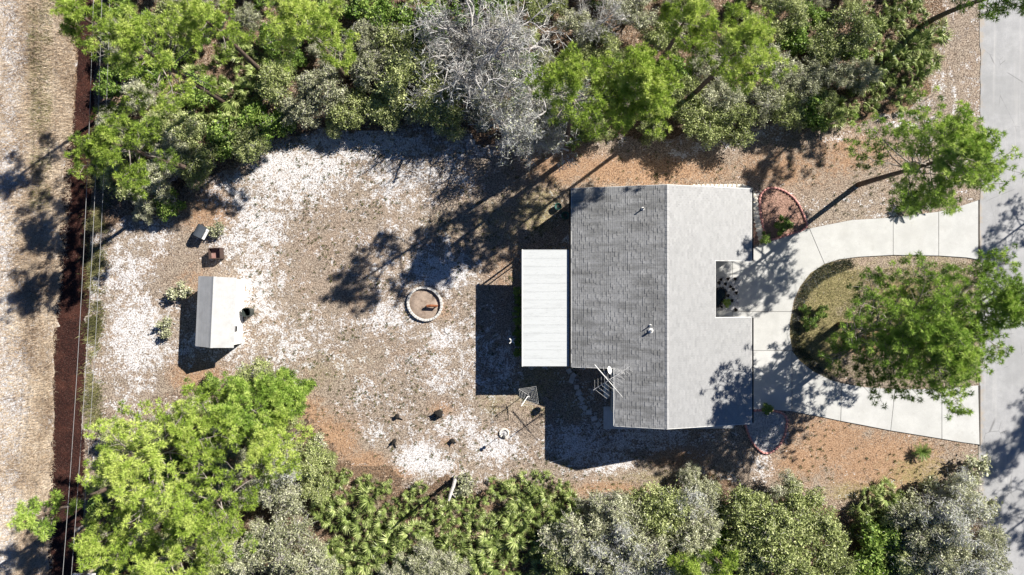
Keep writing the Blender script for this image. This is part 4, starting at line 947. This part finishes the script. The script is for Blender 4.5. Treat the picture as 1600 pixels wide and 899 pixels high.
# ------------------------------------------------------------------ thickets
OAK = [shrub_mesh(400 + i, 1.7, 2.9, 10500, .060, 260, 11) for i in range(4)]
GRY = [shrub_mesh(420 + i, 1.8, 3.0, 8500, .058, 620, 11) for i in range(3)]
BSH = [shrub_mesh(440 + i, 1.1, 1.7, 4200, .075, 80, 8) for i in range(3)]
SPR = [shrub_mesh(460 + i, .7, .8, 900, .07, 90, 6) for i in range(2)]
BARE = [bare_mesh(480 + i, 6.0, 2.8, 3200, 8, .13, 900) for i in range(3)]
DEAD = [bare_mesh(490 + i, 6.4, 3.3, 1500, 10, .17) for i in range(2)]
BRS = [bare_mesh(500 + i, 3.6, 2.0, 2500, 8, .08, 1800) for i in range(3)]
rv = np.random.default_rng(11)
REG = []
LAB = {
 'o': (OAK, 'oak', 'scrub_oak', 'scrub oak', 'leafy olive scrub oak'), 'g': (GRY, 'oakgrey', 'scrub_oak', 'scrub oak', 'twiggy grey green scrub oak'),
 'b': (BSH, 'bush', 'evergreen_bush', 'bush', 'glossy dark green bush'), 's': (SPR, 'oakgrey', 'sparse_shrub', 'shrub', 'sparse low pale green shrub')}
ZN = {'n': 'in the long thicket behind the sandy yard', 'w': 'beside the firebreak', 'e': 'in the thicket beside the palmettos near the road verge', 's': 'in the thicket facing the gable apron', 'q': 'in the thicket behind the shed', 'r': 'between the straw lawn and the road'}
def shrub(kind, px, py, rpx, zone, hs=1.0):
    ms, mt, nm, cat, lb = LAB[kind]; i = int(rv.integers(0, len(ms))); base_r = {'o': 1.7, 'g': 1.8, 'b': 1.1, 's': .7}[kind]; z = {'o': 2.2, 'g': 2.2, 'b': 1.2, 's': .4}[kind]
    s_ = rpx / 21.0 / base_r * 1.05; X, Y, _ = P(px, py, z * s_ * hs)
    o = put_tree(nm, (X, Y), ms[i], (M['greybark'], M['twig'], M[mt]), lb, cat, None, rv.random() * 6.3, (s_, s_, s_ * hs)); REG.append((o, lb, X, Y, s_ * base_r))
# (kind, px, py, radius px, zone)
for a in [('o', 640, 130, 50, 'n'), ('g', 590, 110, 42, 'n'), ('o', 690, 150, 44, 'n'), ('g', 505, 135, 42, 'n'), ('o', 545, 165, 34, 'n'), ('g', 470, 165, 34, 'n'), ('o', 600, 165, 34, 'n'), ('g', 650, 175, 30, 'n'), ('o', 620, 70, 40, 'n'), ('g', 565, 55, 36, 'n'),
          ('o', 430, 130, 36, 'n'), ('b', 400, 190, 30, 'n'), ('o', 385, 225, 30, 'n'), ('b', 350, 215, 30, 'n'), ('b', 440, 190, 24, 'n'), ('o', 700, 190, 26, 'n'), ('b', 610, 30, 34, 'n'), ('b', 670, 40, 34, 'n'), ('b', 570, 15, 30, 'n'), ('g', 680, 90, 34, 'n'),
          ('g', 760, 165, 34, 'n'), ('o', 880, 190, 26, 'n'), ('b', 900, 205, 22, 'n'), ('o', 930, 200, 24, 'n'), ('o', 860, 150, 32, 'n'), ('b', 785, 110, 26, 'n'), ('g', 905, 40, 34, 'n'), ('o', 940, 70, 30, 'n'), ('g', 985, 15, 40, 'n'), ('o', 1040, 60, 34, 'n'),
          ('o', 1100, 185, 40, 'n'), ('o', 1075, 150, 38, 'n'), ('g', 1130, 150, 38, 'n'), ('o', 1150, 190, 34, 'n'), ('g', 1200, 100, 42, 'n'), ('g', 1190, 150, 36, 'n'), ('o', 1120, 200, 26, 'n'), ('g', 1100, 105, 34, 'n'), ('o', 1230, 170, 30, 'n'), ('o', 1020, 195, 26, 'n'), ('b', 1060, 110, 30, 'n'),
          ('g', 1225, 125, 32, 'e'), ('g', 1265, 125, 34, 'e'), ('o', 1330, 45, 40, 'e'), ('g', 1315, 115, 30, 'e'), ('o', 1290, 70, 30, 'e'), ('b', 1275, 175, 28, 'e'), ('b', 1240, 60, 28, 'e'), ('g', 1350, 110, 28, 'e'), ('o', 1230, 20, 34, 'e'), ('o', 1290, 160, 24, 'e'), ('b', 1340, 75, 24, 'e'),
          ('g', 250, 270, 40, 'w'), ('g', 270, 235, 36, 'w'), ('o', 290, 200, 34, 'w'), ('g', 225, 300, 30, 'w'), ('o', 300, 255, 34, 'w'), ('b', 260, 315, 24, 'w'), ('o', 240, 200, 30, 'w'), ('g', 215, 150, 30, 'w'), ('b', 170, 130, 24, 'w'), ('g', 180, 60, 30, 'w'), ('g', 170, 190, 24, 'w'), ('b', 310, 140, 26, 'w'), ('o', 270, 20, 36, 'w'), ('g', 220, 335, 16, 'w'),
          ('g', 430, 850, 46, 'q'), ('o', 470, 720, 36, 'q'), ('g', 440, 770, 38, 'q'), ('g', 385, 860, 40, 'q'), ('o', 490, 760, 28, 'q'), ('g', 330, 700, 34, 'q'), ('o', 290, 650, 30, 'q'), ('g', 480, 890, 40, 'q'), ('o', 340, 870, 34, 'q'), ('g', 375, 730, 34, 'q'), ('o', 180, 680, 28, 'q'), ('b', 170, 880, 28, 'q'), ('b', 220, 850, 30, 'q'), ('o', 510, 720, 18, 'q'), ('o', 400, 590, 30, 'q'), ('o', 445, 660, 24, 'q'), ('b', 330, 600, 16, 'q'),
          ('g', 905, 850, 46, 's'), ('g', 950, 800, 40, 's'), ('g', 1000, 850, 48, 's'), ('o', 1040, 800, 42, 's'), ('g', 1085, 775, 36, 's'), ('g', 1090, 840, 42, 's'), ('o', 1010, 800, 32, 's'), ('g', 920, 800, 26, 's'), ('g', 960, 890, 40, 's'), ('o', 1060, 880, 34, 's'), ('o', 1170, 800, 40, 's'), ('o', 1215, 840, 50, 's'), ('o', 1265, 800, 42, 's'), ('o', 1175, 870, 42, 's'), ('o', 1290, 850, 44, 's'), ('g', 1235, 775, 32, 's'), ('o', 1240, 890, 44, 's'), ('b', 1120, 800, 22, 's'), ('b', 1130, 850, 26, 's'), ('o', 1305, 895, 34, 's'), ('g', 1080, 745, 20, 's'), ('o', 880, 880, 34, 's'), ('o', 1110, 770, 20, 's'),
          ('g', 660, 885, 34, 'q'), ('g', 620, 893, 26, 'q'), ('g', 700, 893, 30, 'q'), ('s', 725, 755, 20, 's'), ('s', 500, 690, 14, 'q'),
          ('g', 1450, 820, 44, 'r'), ('g', 1500, 780, 34, 'r'), ('g', 1480, 870, 44, 'r'), ('g', 1540, 850, 34, 'r'), ('o', 1430, 880, 30, 'r'), ('b', 1380, 850, 34, 'r'), ('b', 1360, 890, 30, 'r'), ('s', 1455, 770, 26, 'r'), ('s', 1520, 735, 26, 'r'), ('s', 1420, 790, 24, 'r'), ('s', 1535, 790, 26, 'r'), ('g', 1560, 895, 30, 'r'), ('o', 1400, 815, 24, 'r')]: shrub(*a)
def single(kind, px, py, rpx, label, hs=1.):
    ms, mt, nm, cat, lb = LAB[kind]; i = int(rv.integers(0, len(ms))); s_ = rpx / 21.0 / {'o': 1.7, 'g': 1.8, 'b': 1.1, 's': .7}[kind]; X, Y, _ = P(px, py, .3)
    put_tree(nm, (X, Y), ms[i], (M['greybark'], M['twig'], M[mt]), label, cat, None, rv.random() * 6, (s_, s_, s_ * hs))
single('s', 283, 456, 18, 'low pale shrub at the corner of the shed'); single('s', 261, 512, 16, 'low pale shrub on white sand behind the shed'); single('s', 340, 358, 15, 'low green tuft of shrub beside the barrel grill')
single('b', 1221, 353, 15, 'dark rounded shrub in the pink stone bed', .8); single('b', 1136, 473, 7.5, 'small round green shrub beside the black pond', .9); single('b', 1196, 372, 10, 'small dark shrub at the corner of the pink stone bed', .8)
single('b', 1265, 505, 13, 'bushy green shrub on the driveway island lawn', .8); single('b', 1284, 488, 11, 'smaller green shrub on the driveway island near the border grass', .8); single('b', 1258, 484, 10, 'lowest green shrub on the driveway island next to the border grass', .7); single('b', 1200, 640, 10, 'dark shrub at the head of the grey gravel bed', .5)
for i, (px, py) in enumerate(((808, 455), (810, 470), (808, 486), (810, 502), (809, 518), (810, 534), (809, 550))):
    ms = BSH[i % 3]; X, Y, _ = P(px, py); put_tree('evergreen_bush', (X, Y), ms, (M['greybark'], M['twig'], M['bush']), 'low dark bush in the hedge row along the patio knee wall', 'bush', 'hedge bushes along the patio', i, .36)
# bare and mossy trees
TB = lambda ms: (M['greybark'], M['twig'], M['moss'])
def bare(ms, i, px, py, z, s_, label, rz=0):
    X, Y, _ = P(px, py, z); put_tree('bare_tree', (X, Y), ms[i], (M['greybark'], M['twig'], M['moss'], M['oakgrey']), label, 'tree', None, rz, s_)
bare(DEAD, 0, 735, 40, 5, 1.45, 'bleached dead tree with thick crooked limbs behind the mossy one', .4)
bare(BARE, 1, 785, 180, 5, 1.2, 'mossy grey leafless tree at the edge of the yard', 2.); bare(BARE, 2, 850, 165, 5, 1.25, 'mossy grey leafless tree beside the loose crowned pine', 4.)
bare(BARE, 0, 825, 205, 4, .9, 'low mossy grey tree overhanging the trunk shadow', 5.2); bare(DEAD, 1, 752, 85, 7, 1.45, 'tallest leafless grey tree beside the bleached dead tree', 1.1); bare(BARE, 2, 700, 70, 6, 1.0, 'mossy grey tree between the olive oaks and the bleached tree', 2.7)
bare(DEAD, 1, 940, 25, 4, .7, 'grey leafless tree behind the densest pine', 1.); bare(DEAD, 1, 785, 75, 4.5, .9, 'grey leafless tree between the bleached tree and loose crowned pine', 3.3)
bare(BRS, 0, 950, 830, 2.5, 1.25, 'pale twiggy leafless brush in the thicket below the house shadow', 1.); bare(BRS, 1, 1075, 800, 2.5, 1.1, 'pale twiggy brush in front of the olive oaks', 3.); bare(BRS, 2, 900, 860, 2.5, 1.1, 'pale twiggy brush next to the palmetto patch', 2.)
bare(BRS, 0, 1510, 820, 2.5, 1.3, 'greyest leafless brush beside the road', 4.); bare(BRS, 2, 1440, 815, 2.5, 1.2, 'pale wispy brush between the lone palmettos and the roadside brush', 2.2); bare(BRS, 0, 1500, 775, 2, .9, 'low pale wispy brush at the end of the straw lawn', 3.); bare(BRS, 1, 1000, 870, 2.5, 1.2, 'pale wispy brush beside the bright young pines', 5.); bare(BRS, 1, 1470, 870, 2.5, 1.2, 'grey leafless brush behind the roadside one', .3); bare(BRS, 2, 1555, 880, 2.5, 1.1, 'grey leafless brush overhanging the road edge', 5.); bare(BRS, 1, 430, 730, 2.5, 1.1, 'grey twiggy brush among the young pines', 1.5); bare(BRS, 2, 320, 690, 3, 1.0, 'grey twiggy brush under the big spreading pine', 2.6); bare(BRS, 0, 960, 790, 1.5, .55, 'small reddish straw side brush at the thicket edge', 2.)
# dead snag
q = P(712, 746); o = tag(empty('dead_snag', q), 'pale bare snag standing straight up at the palmetto edge', 'snag')
G().tube([(0, 0, -.1), (.03, 0, 2.4), (-.02, -.05, 4.6), (0, -.05, 5.6)], [.15, .13, .11, .07], 8).build('trunk', M['greybark'], o); G().tube([(0, 0, 4.0), (.35, -.2, 4.5)], [.05, .015], 5).build('branch', M['greybark'], o)

# palmettos
def patch(poly, spacing, label, group, zone_seed, sc=(.6, 1.25)):
    r = np.random.default_rng(zone_seed); pts = []; x0, x1 = min(p[0] for p in poly), max(p[0] for p in poly); y0, y1 = min(p[1] for p in poly), max(p[1] for p in poly)
    for _ in range(2600):
        x, y = r.uniform(x0, x1), r.uniform(y0, y1)
        if not inpoly(np.array([x]), np.array([y]), poly)[0]: continue
        if all((x - a) ** 2 + (y - b) ** 2 > (spacing * 20) ** 2 for a, b in pts): pts.append((x, y))
    for x, y in pts:
        X, Y, _ = P(x, y, .8); REG.append((palmetto(X, Y, r.uniform(*sc), label, group, r, int(r.integers(10, 15))), 'spiky saw palmetto', X, Y, .9))
    return len(pts)
np_ = 0
np_ += patch([(490, 745), (560, 740), (600, 755), (640, 765), (690, 762), (720, 785), (760, 752), (830, 742), (885, 755), (905, 790), (880, 830), (870, 880), (840, 915), (560, 915), (500, 900), (520, 830), (490, 790)], .98, 'saw palmetto with spiky fans in the patch beyond the charred stumps', 'palmettos beyond the stumps', 1)
np_ += patch([(1350, 780), (1385, 770), (1415, 790), (1410, 840), (1400, 915), (1340, 915), (1345, 830)], 1.0, 'saw palmetto at the end of the straw lawn near the roadside brush', 'palmettos by the straw lawn', 2)
np_ += patch([(1350, 0), (1430, -10), (1465, 50), (1455, 110), (1430, 150), (1385, 165), (1330, 185), (1300, 190), (1310, 150), (1380, 120), (1370, 60)], 1.05, 'saw palmetto beside the grassy verge of the road', 'palmettos by the verge', 3)
np_ += patch([(300, 110), (360, 60), (420, 70), (430, 110), (410, 160), (370, 200), (320, 190), (290, 150)], 1.15, 'saw palmetto under the yellow green pines by the sandy yard', 'palmettos by the sandy yard', 4)
np_ += patch([(560, -10), (690, -10), (690, 40), (600, 90), (560, 60)], 1.4, 'saw palmetto deep in the thicket behind the sandy yard', 'palmettos deep in the thicket', 5)

# smaller shrubs filling the thickets
def fill(poly, n, sizes, kinds, zone, seed, gap=.78):
    r = np.random.default_rng(seed); x0, x1 = min(p[0] for p in poly), max(p[0] for p in poly); y0, y1 = min(p[1] for p in poly), max(p[1] for p in poly); c_ = 0
    for _ in range(6000):
        if c_ >= n: break
        x, y = r.uniform(x0, x1), r.uniform(y0, y1); rp = r.uniform(*sizes)
        if not inpoly(np.array([x]), np.array([y]), poly)[0]: continue
        X, Y, _z = P(x, y, 1.5)
        if any((X - a) ** 2 + (Y - b) ** 2 < (gap * (rp / 21 + q)) ** 2 for _o, _l, a, b, q in REG): continue
        shrub(kinds[int(r.integers(0, len(kinds)))], x, y, rp, zone); c_ += 1
fill([(165, 300), (290, 290), (350, 240), (440, 200), (760, 205), (1050, 195), (1240, 185), (1300, 170), (1380, 100), (1430, 0), (1430, -60), (150, -60), (160, 120)], 95, (15, 30), 'ogbob', 'n', 61)
fill([(150, 700), (300, 640), (400, 620), (460, 680), (520, 740), (900, 780), (1100, 760), (1300, 815), (1540, 810), (1560, 960), (140, 960)], 80, (15, 30), 'ogbog', 's', 62)
# labels: look-alikes told apart by what they stand closest to
LMK = {'the garden shed': (-22.2, -1.8), 'the barrel grill': (gp[0], gp[1]), 'the stone fire ring': (fp[0], fp[1]), 'the pale bare snag': P(712, 746)[:2], 'the densest bright green pine': P(992, 138, 11)[:2], 'the bleached dead tree': P(735, 40, 5)[:2],
       'the short white pipe': P(882, 233)[:2], 'the pink stone bed': P(1225, 335)[:2], 'the leaning pine by the road': P(1341, 289)[:2], 'the pine in the olive thicket': P(1150, 78, 11)[:2], 'the big yellow green pine': P(235, 85, 11)[:2],
       'the pine overhanging the firebreak': P(192, 232, 10)[:2], 'the big spreading pine': P(225, 722, 11)[:2], 'the utility pole': (pb[0], pb[1]), 'the deep green young pine': P(375, 640, 7)[:2], 'the feeder pole': P(788, 677)[:2], 'the thin pale pipe': P(915, 705)[:2],
       'the grey gravel bed': P(1197, 675)[:2], 'the dark stake': P(1391, 747)[:2], 'the lone sago palm': P(1440, 706)[:2], 'the largest charred stump': P(685, 647)[:2], 'the bright young pines': P(1105, 895, 6)[:2], 'the yellow green pine behind the yard': P(475, 38, 11)[:2], 'the mossy grey tree': P(790, 190, 5)[:2], 'the pale brush by the palmettos': P(900, 860, 2.5)[:2], 'the brush among young pines': P(430, 730, 2.5)[:2], 'the forked charred stump': P(707, 689)[:2], 'the small reddish brush': P(960, 790, 1.5)[:2], 'the greyest roadside brush': P(1510, 820, 2.5)[:2]}
grp_ = {}
for o, lb, X, Y, q in REG:
    nm = min(LMK, key=lambda n: (LMK[n][0] - X) ** 2 + (LMK[n][1] - Y) ** 2); grp_.setdefault((lb, nm), []).append(((LMK[nm][0] - X) ** 2 + (LMK[nm][1] - Y) ** 2, o))
for (lb, nm), L_ in grp_.items():
    L_.sort(key=lambda t: t[0])
    for i, (d_, o) in enumerate(L_):
        o['group'] = lb + ' near ' + nm
        if len(L_) == 1: o['label'] = lb + ' growing near ' + nm
        elif i < 8: o['label'] = lb + ', ' + ('closest', 'second closest', 'third closest', 'fourth closest', 'fifth closest', 'sixth closest', 'seventh closest', 'eighth closest')[i] + ' to ' + nm
        else: o['label'] = lb + ' in the scatter round ' + nm
print('palmettos', np_)

# ------------------------------------------------------------------ ground cover that nobody could count
def blades(n, poly, seed, L, w, lie, keep=None):
    r = np.random.default_rng(seed); x0, x1 = min(p[0] for p in poly), max(p[0] for p in poly); y0, y1 = min(p[1] for p in poly), max(p[1] for p in poly)
    x = r.uniform(x0, x1, n * 2); y = r.uniform(y0, y1, n * 2); k_ = inpoly(x, y, poly)
    if keep is not None: k_ &= keep(x, y, r)
    x = x[k_][:n]; y = y[k_][:n]; n = len(x); X = (x - 800) / 20; Y = (449.5 - y) / 20
    a = r.uniform(0, 6.283, n); el = np.clip(r.normal(lie, .3, n), .02, 1.45); l = L * r.uniform(.5, 1.3, n); d = np.stack([np.cos(a) * np.cos(el), np.sin(a) * np.cos(el), np.sin(el)], 1) * l[:, None]; s_ = np.stack([-np.sin(a), np.cos(a), 0 * a], 1) * w
    c_ = np.stack([X, Y, np.full(n, .0)], 1); V = np.stack([c_ - s_, c_ + s_, c_ + d], 1).reshape(-1, 3)
    tt = np.clip(r.normal(.5, .22, n) + (fbm(X, Y, seed, 3, 1.5) - .5) * .9, 0, 1); return V, np.arange(3 * n).reshape(-1, 3), np.repeat(tt, 3)
M['drygrass'] = tintmat('dry_grass', [(0, (.17, .12, .08)), (1, (.74, .65, .52)), (.35, (.40, .30, .21)), (.7, (.60, .49, .36))])
M['weeds'] = tintmat('weed_grass', [(0, (.045, .05, .02)), (1, (.38, .36, .17)), (.5, (.14, .14, .05))])
M['litter'] = tintmat('leaf_litter', [(0, (.045, .035, .028)), (1, (.60, .51, .41)), (.4, (.16, .11, .08)), (.7, (.38, .28, .21))])
M['liriope'] = tintmat('border_grass_blades', [(0, (.012, .018, .01)), (1, (.20, .20, .22)), (.6, (.05, .065, .03))])
yard = [(140, 250), (330, 300), (450, 190), (760, 205), (1200, 190), (1440, 150), (1470, 0), (1528, 0), (1528, 315), (1200, 375), (1180, 288), (890, 288), (880, 390), (815, 390), (815, 575), (955, 580), (945, 672), (1150, 672), (1230, 645), (1528, 700), (1528, 830), (1300, 810), (1100, 770), (900, 770), (600, 760), (480, 690), (440, 600), (160, 610)]
fieldp = [(-40, -40), (122, -40), (112, 300), (85, 560), (82, 940), (-40, 940)]
V, F, t = blades(70000, fieldp, 51, .42, .016, .5, lambda x, y, r: r.random(len(x)) < np.clip(.15 + fbm(x / 20, y / 20, 6, 3, 2.) * np.clip((x - 0) / 45, .25, 1), 0, 1))
tag(obj('dry_field_grass', mesh_np('dry_field_grass', V, F, t), M['drygrass']), 'straw coloured dry grass covering the field beyond the firebreak', 'grass', kind='stuff')
r_ = np.random.default_rng(77); xs, ys2 = r_.uniform(380, 1500, 5200), r_.uniform(190, 780, 5200)
kp = inpoly(xs, ys2, yard) & (r_.random(5200) < np.clip((fbm(xs / 20, ys2 / 20, 71, 3, 2.) - .38) * 3.2, 0.03, 1)) & (((xs - 664) ** 2 + (ys2 - 475) ** 2) > 32 ** 2)
xs, ys2 = (xs[kp] - 800) / 20, (449.5 - ys2[kp]) / 20; nc = len(xs); nb = 14
a_ = r_.uniform(0, 6.283, (nc, nb)); e_ = r_.uniform(.35, 1.3, (nc, nb)); l_ = r_.uniform(.07, .17, (nc, nb)) * r_.uniform(.7, 1.5, (nc, 1))
c_ = np.stack([np.repeat(xs[:, None], nb, 1), np.repeat(ys2[:, None], nb, 1), np.zeros((nc, nb))], -1) + np.stack([np.cos(a_), np.sin(a_), 0 * a_], -1) * .03
d_ = np.stack([np.cos(a_) * np.cos(e_), np.sin(a_) * np.cos(e_), np.sin(e_)], -1) * l_[..., None]; s2 = np.stack([-np.sin(a_), np.cos(a_), 0 * a_], -1) * .017
Vc = np.stack([c_ - s2, c_ + s2, c_ + d_], 2).reshape(-1, 3)
tag(obj('grass_clumps', mesh_np('grass_clumps', Vc, np.arange(len(Vc)).reshape(-1, 3), np.repeat(np.clip(r_.normal(.32, .2, nc * nb), 0, 1), 3)), M['weeds']), 'scattered low dark clumps of bunch grass over the sandy yard', 'grass', kind='stuff')
tg = G()
for _ in range(420):
    x, y = r_.uniform(160, 1500), r_.uniform(190, 790)
    if not inpoly(np.array([x]), np.array([y]), yard)[0] or (x - 664) ** 2 + (y - 475) ** 2 < 32 ** 2 or (290 < x < 395 and 420 < y < 560): continue
    X, Y, _z = P(x, y); a1 = r_.uniform(0, 6.28); l1 = r_.uniform(.12, .55); tg.tube([(X, Y, .02), (X + math.cos(a1) * l1 * .5, Y + math.sin(a1) * l1 * .5, .045), (X + math.cos(a1 + .3) * l1, Y + math.sin(a1 + .3) * l1, .02)], r_.uniform(.006, .014), 3, r_.random(), cap=False)
tag(tg.build('fallen_twigs', M['twig']), 'thin fallen twigs lying about the sandy yard', 'twigs', kind='stuff')
V, F, t = blades(30000, [(115, 200), (195, 200), (195, 660), (110, 660)], 52, .40, .016, .7, lambda x, y, r: r.random(len(x)) < np.clip((fbm(x / 20, y / 20, 8, 4, 1.1) - .42) * 3.0, 0, 1) * np.exp(-((x - 150 + (y - 450) * .03) / 13) ** 2))
V2, F2, t2 = blades(9000, [(45, -20), (85, -20), (80, 330), (50, 330)], 53, .35, .014, .6, lambda x, y, r: r.random(len(x)) < fbm(x / 20, y / 20, 9, 3, 1.) ** 2)
tag(obj('weeds', mesh_np('weeds', np.vstack([V, V2]), np.vstack([F, F2 + len(V)]), np.concatenate([t, t2])), M['weeds']), 'green weeds growing along both sides of the firebreak', 'weeds', kind='stuff')
V, F, t = blades(62000, yard, 54, .13, .020, .3, lambda x, y, r: (r.random(len(x)) < np.clip((.2 + fbm(x / 20, y / 20, 12, 3, 1.2)) * np.where(x > 1180, .3, 1), 0, 1)) & ~inpoly(x, y, [(300, 425), (390, 425), (390, 550), (300, 550)]) & (((x - 664) ** 2 + (y - 475) ** 2) > 29 ** 2))
V2, F2, t2 = blades(60000, [(130, -40), (1480, -40), (1440, 150), (1200, 200), (500, 200), (300, 310), (170, 340)], 55, .22, .03, .2)
V3, F3, t3 = blades(50000, [(130, 660), (300, 600), (470, 630), (560, 740), (900, 770), (1100, 760), (1560, 800), (1560, 940), (130, 940)], 56, .22, .03, .2)
tag(obj('leaf_litter', mesh_np('leaf_litter', np.vstack([V, V2, V3]), np.vstack([F, F2 + len(V), F3 + len(V) + len(V2)]), np.concatenate([t, t2, t3])), M['litter']), 'fallen brown leaves and dry grass flecks strewn over yard and thickets', 'leaf litter', kind='stuff')
rim_ = [(1330, 405), (1300, 409), (1275, 421), (1255, 445), (1243, 470), (1237, 500), (1237, 528), (1243, 550), (1262, 572), (1300, 594), (1300, 586), (1275, 566), (1258, 546), (1249, 525), (1249, 500), (1256, 475), (1270, 452), (1290, 436), (1315, 424), (1335, 418)]
V, F, t = blades(9000, rim_, 57, .34, .014, .8)
tag(obj('border_grass', mesh_np('border_grass', V, F, t), M['liriope']), 'dark border grass edging the rounded end of the driveway island', 'border grass', kind='stuff')
V, F, t = blades(20000, [(1250, 430), (1520, 410), (1520, 600), (1300, 590), (1245, 540)], 58, .18, .012, .7)
tag(obj('island_grass', mesh_np('island_grass', V, F, t), M['weeds']), 'thin yellow green lawn grass on the driveway island', 'grass', kind='stuff')
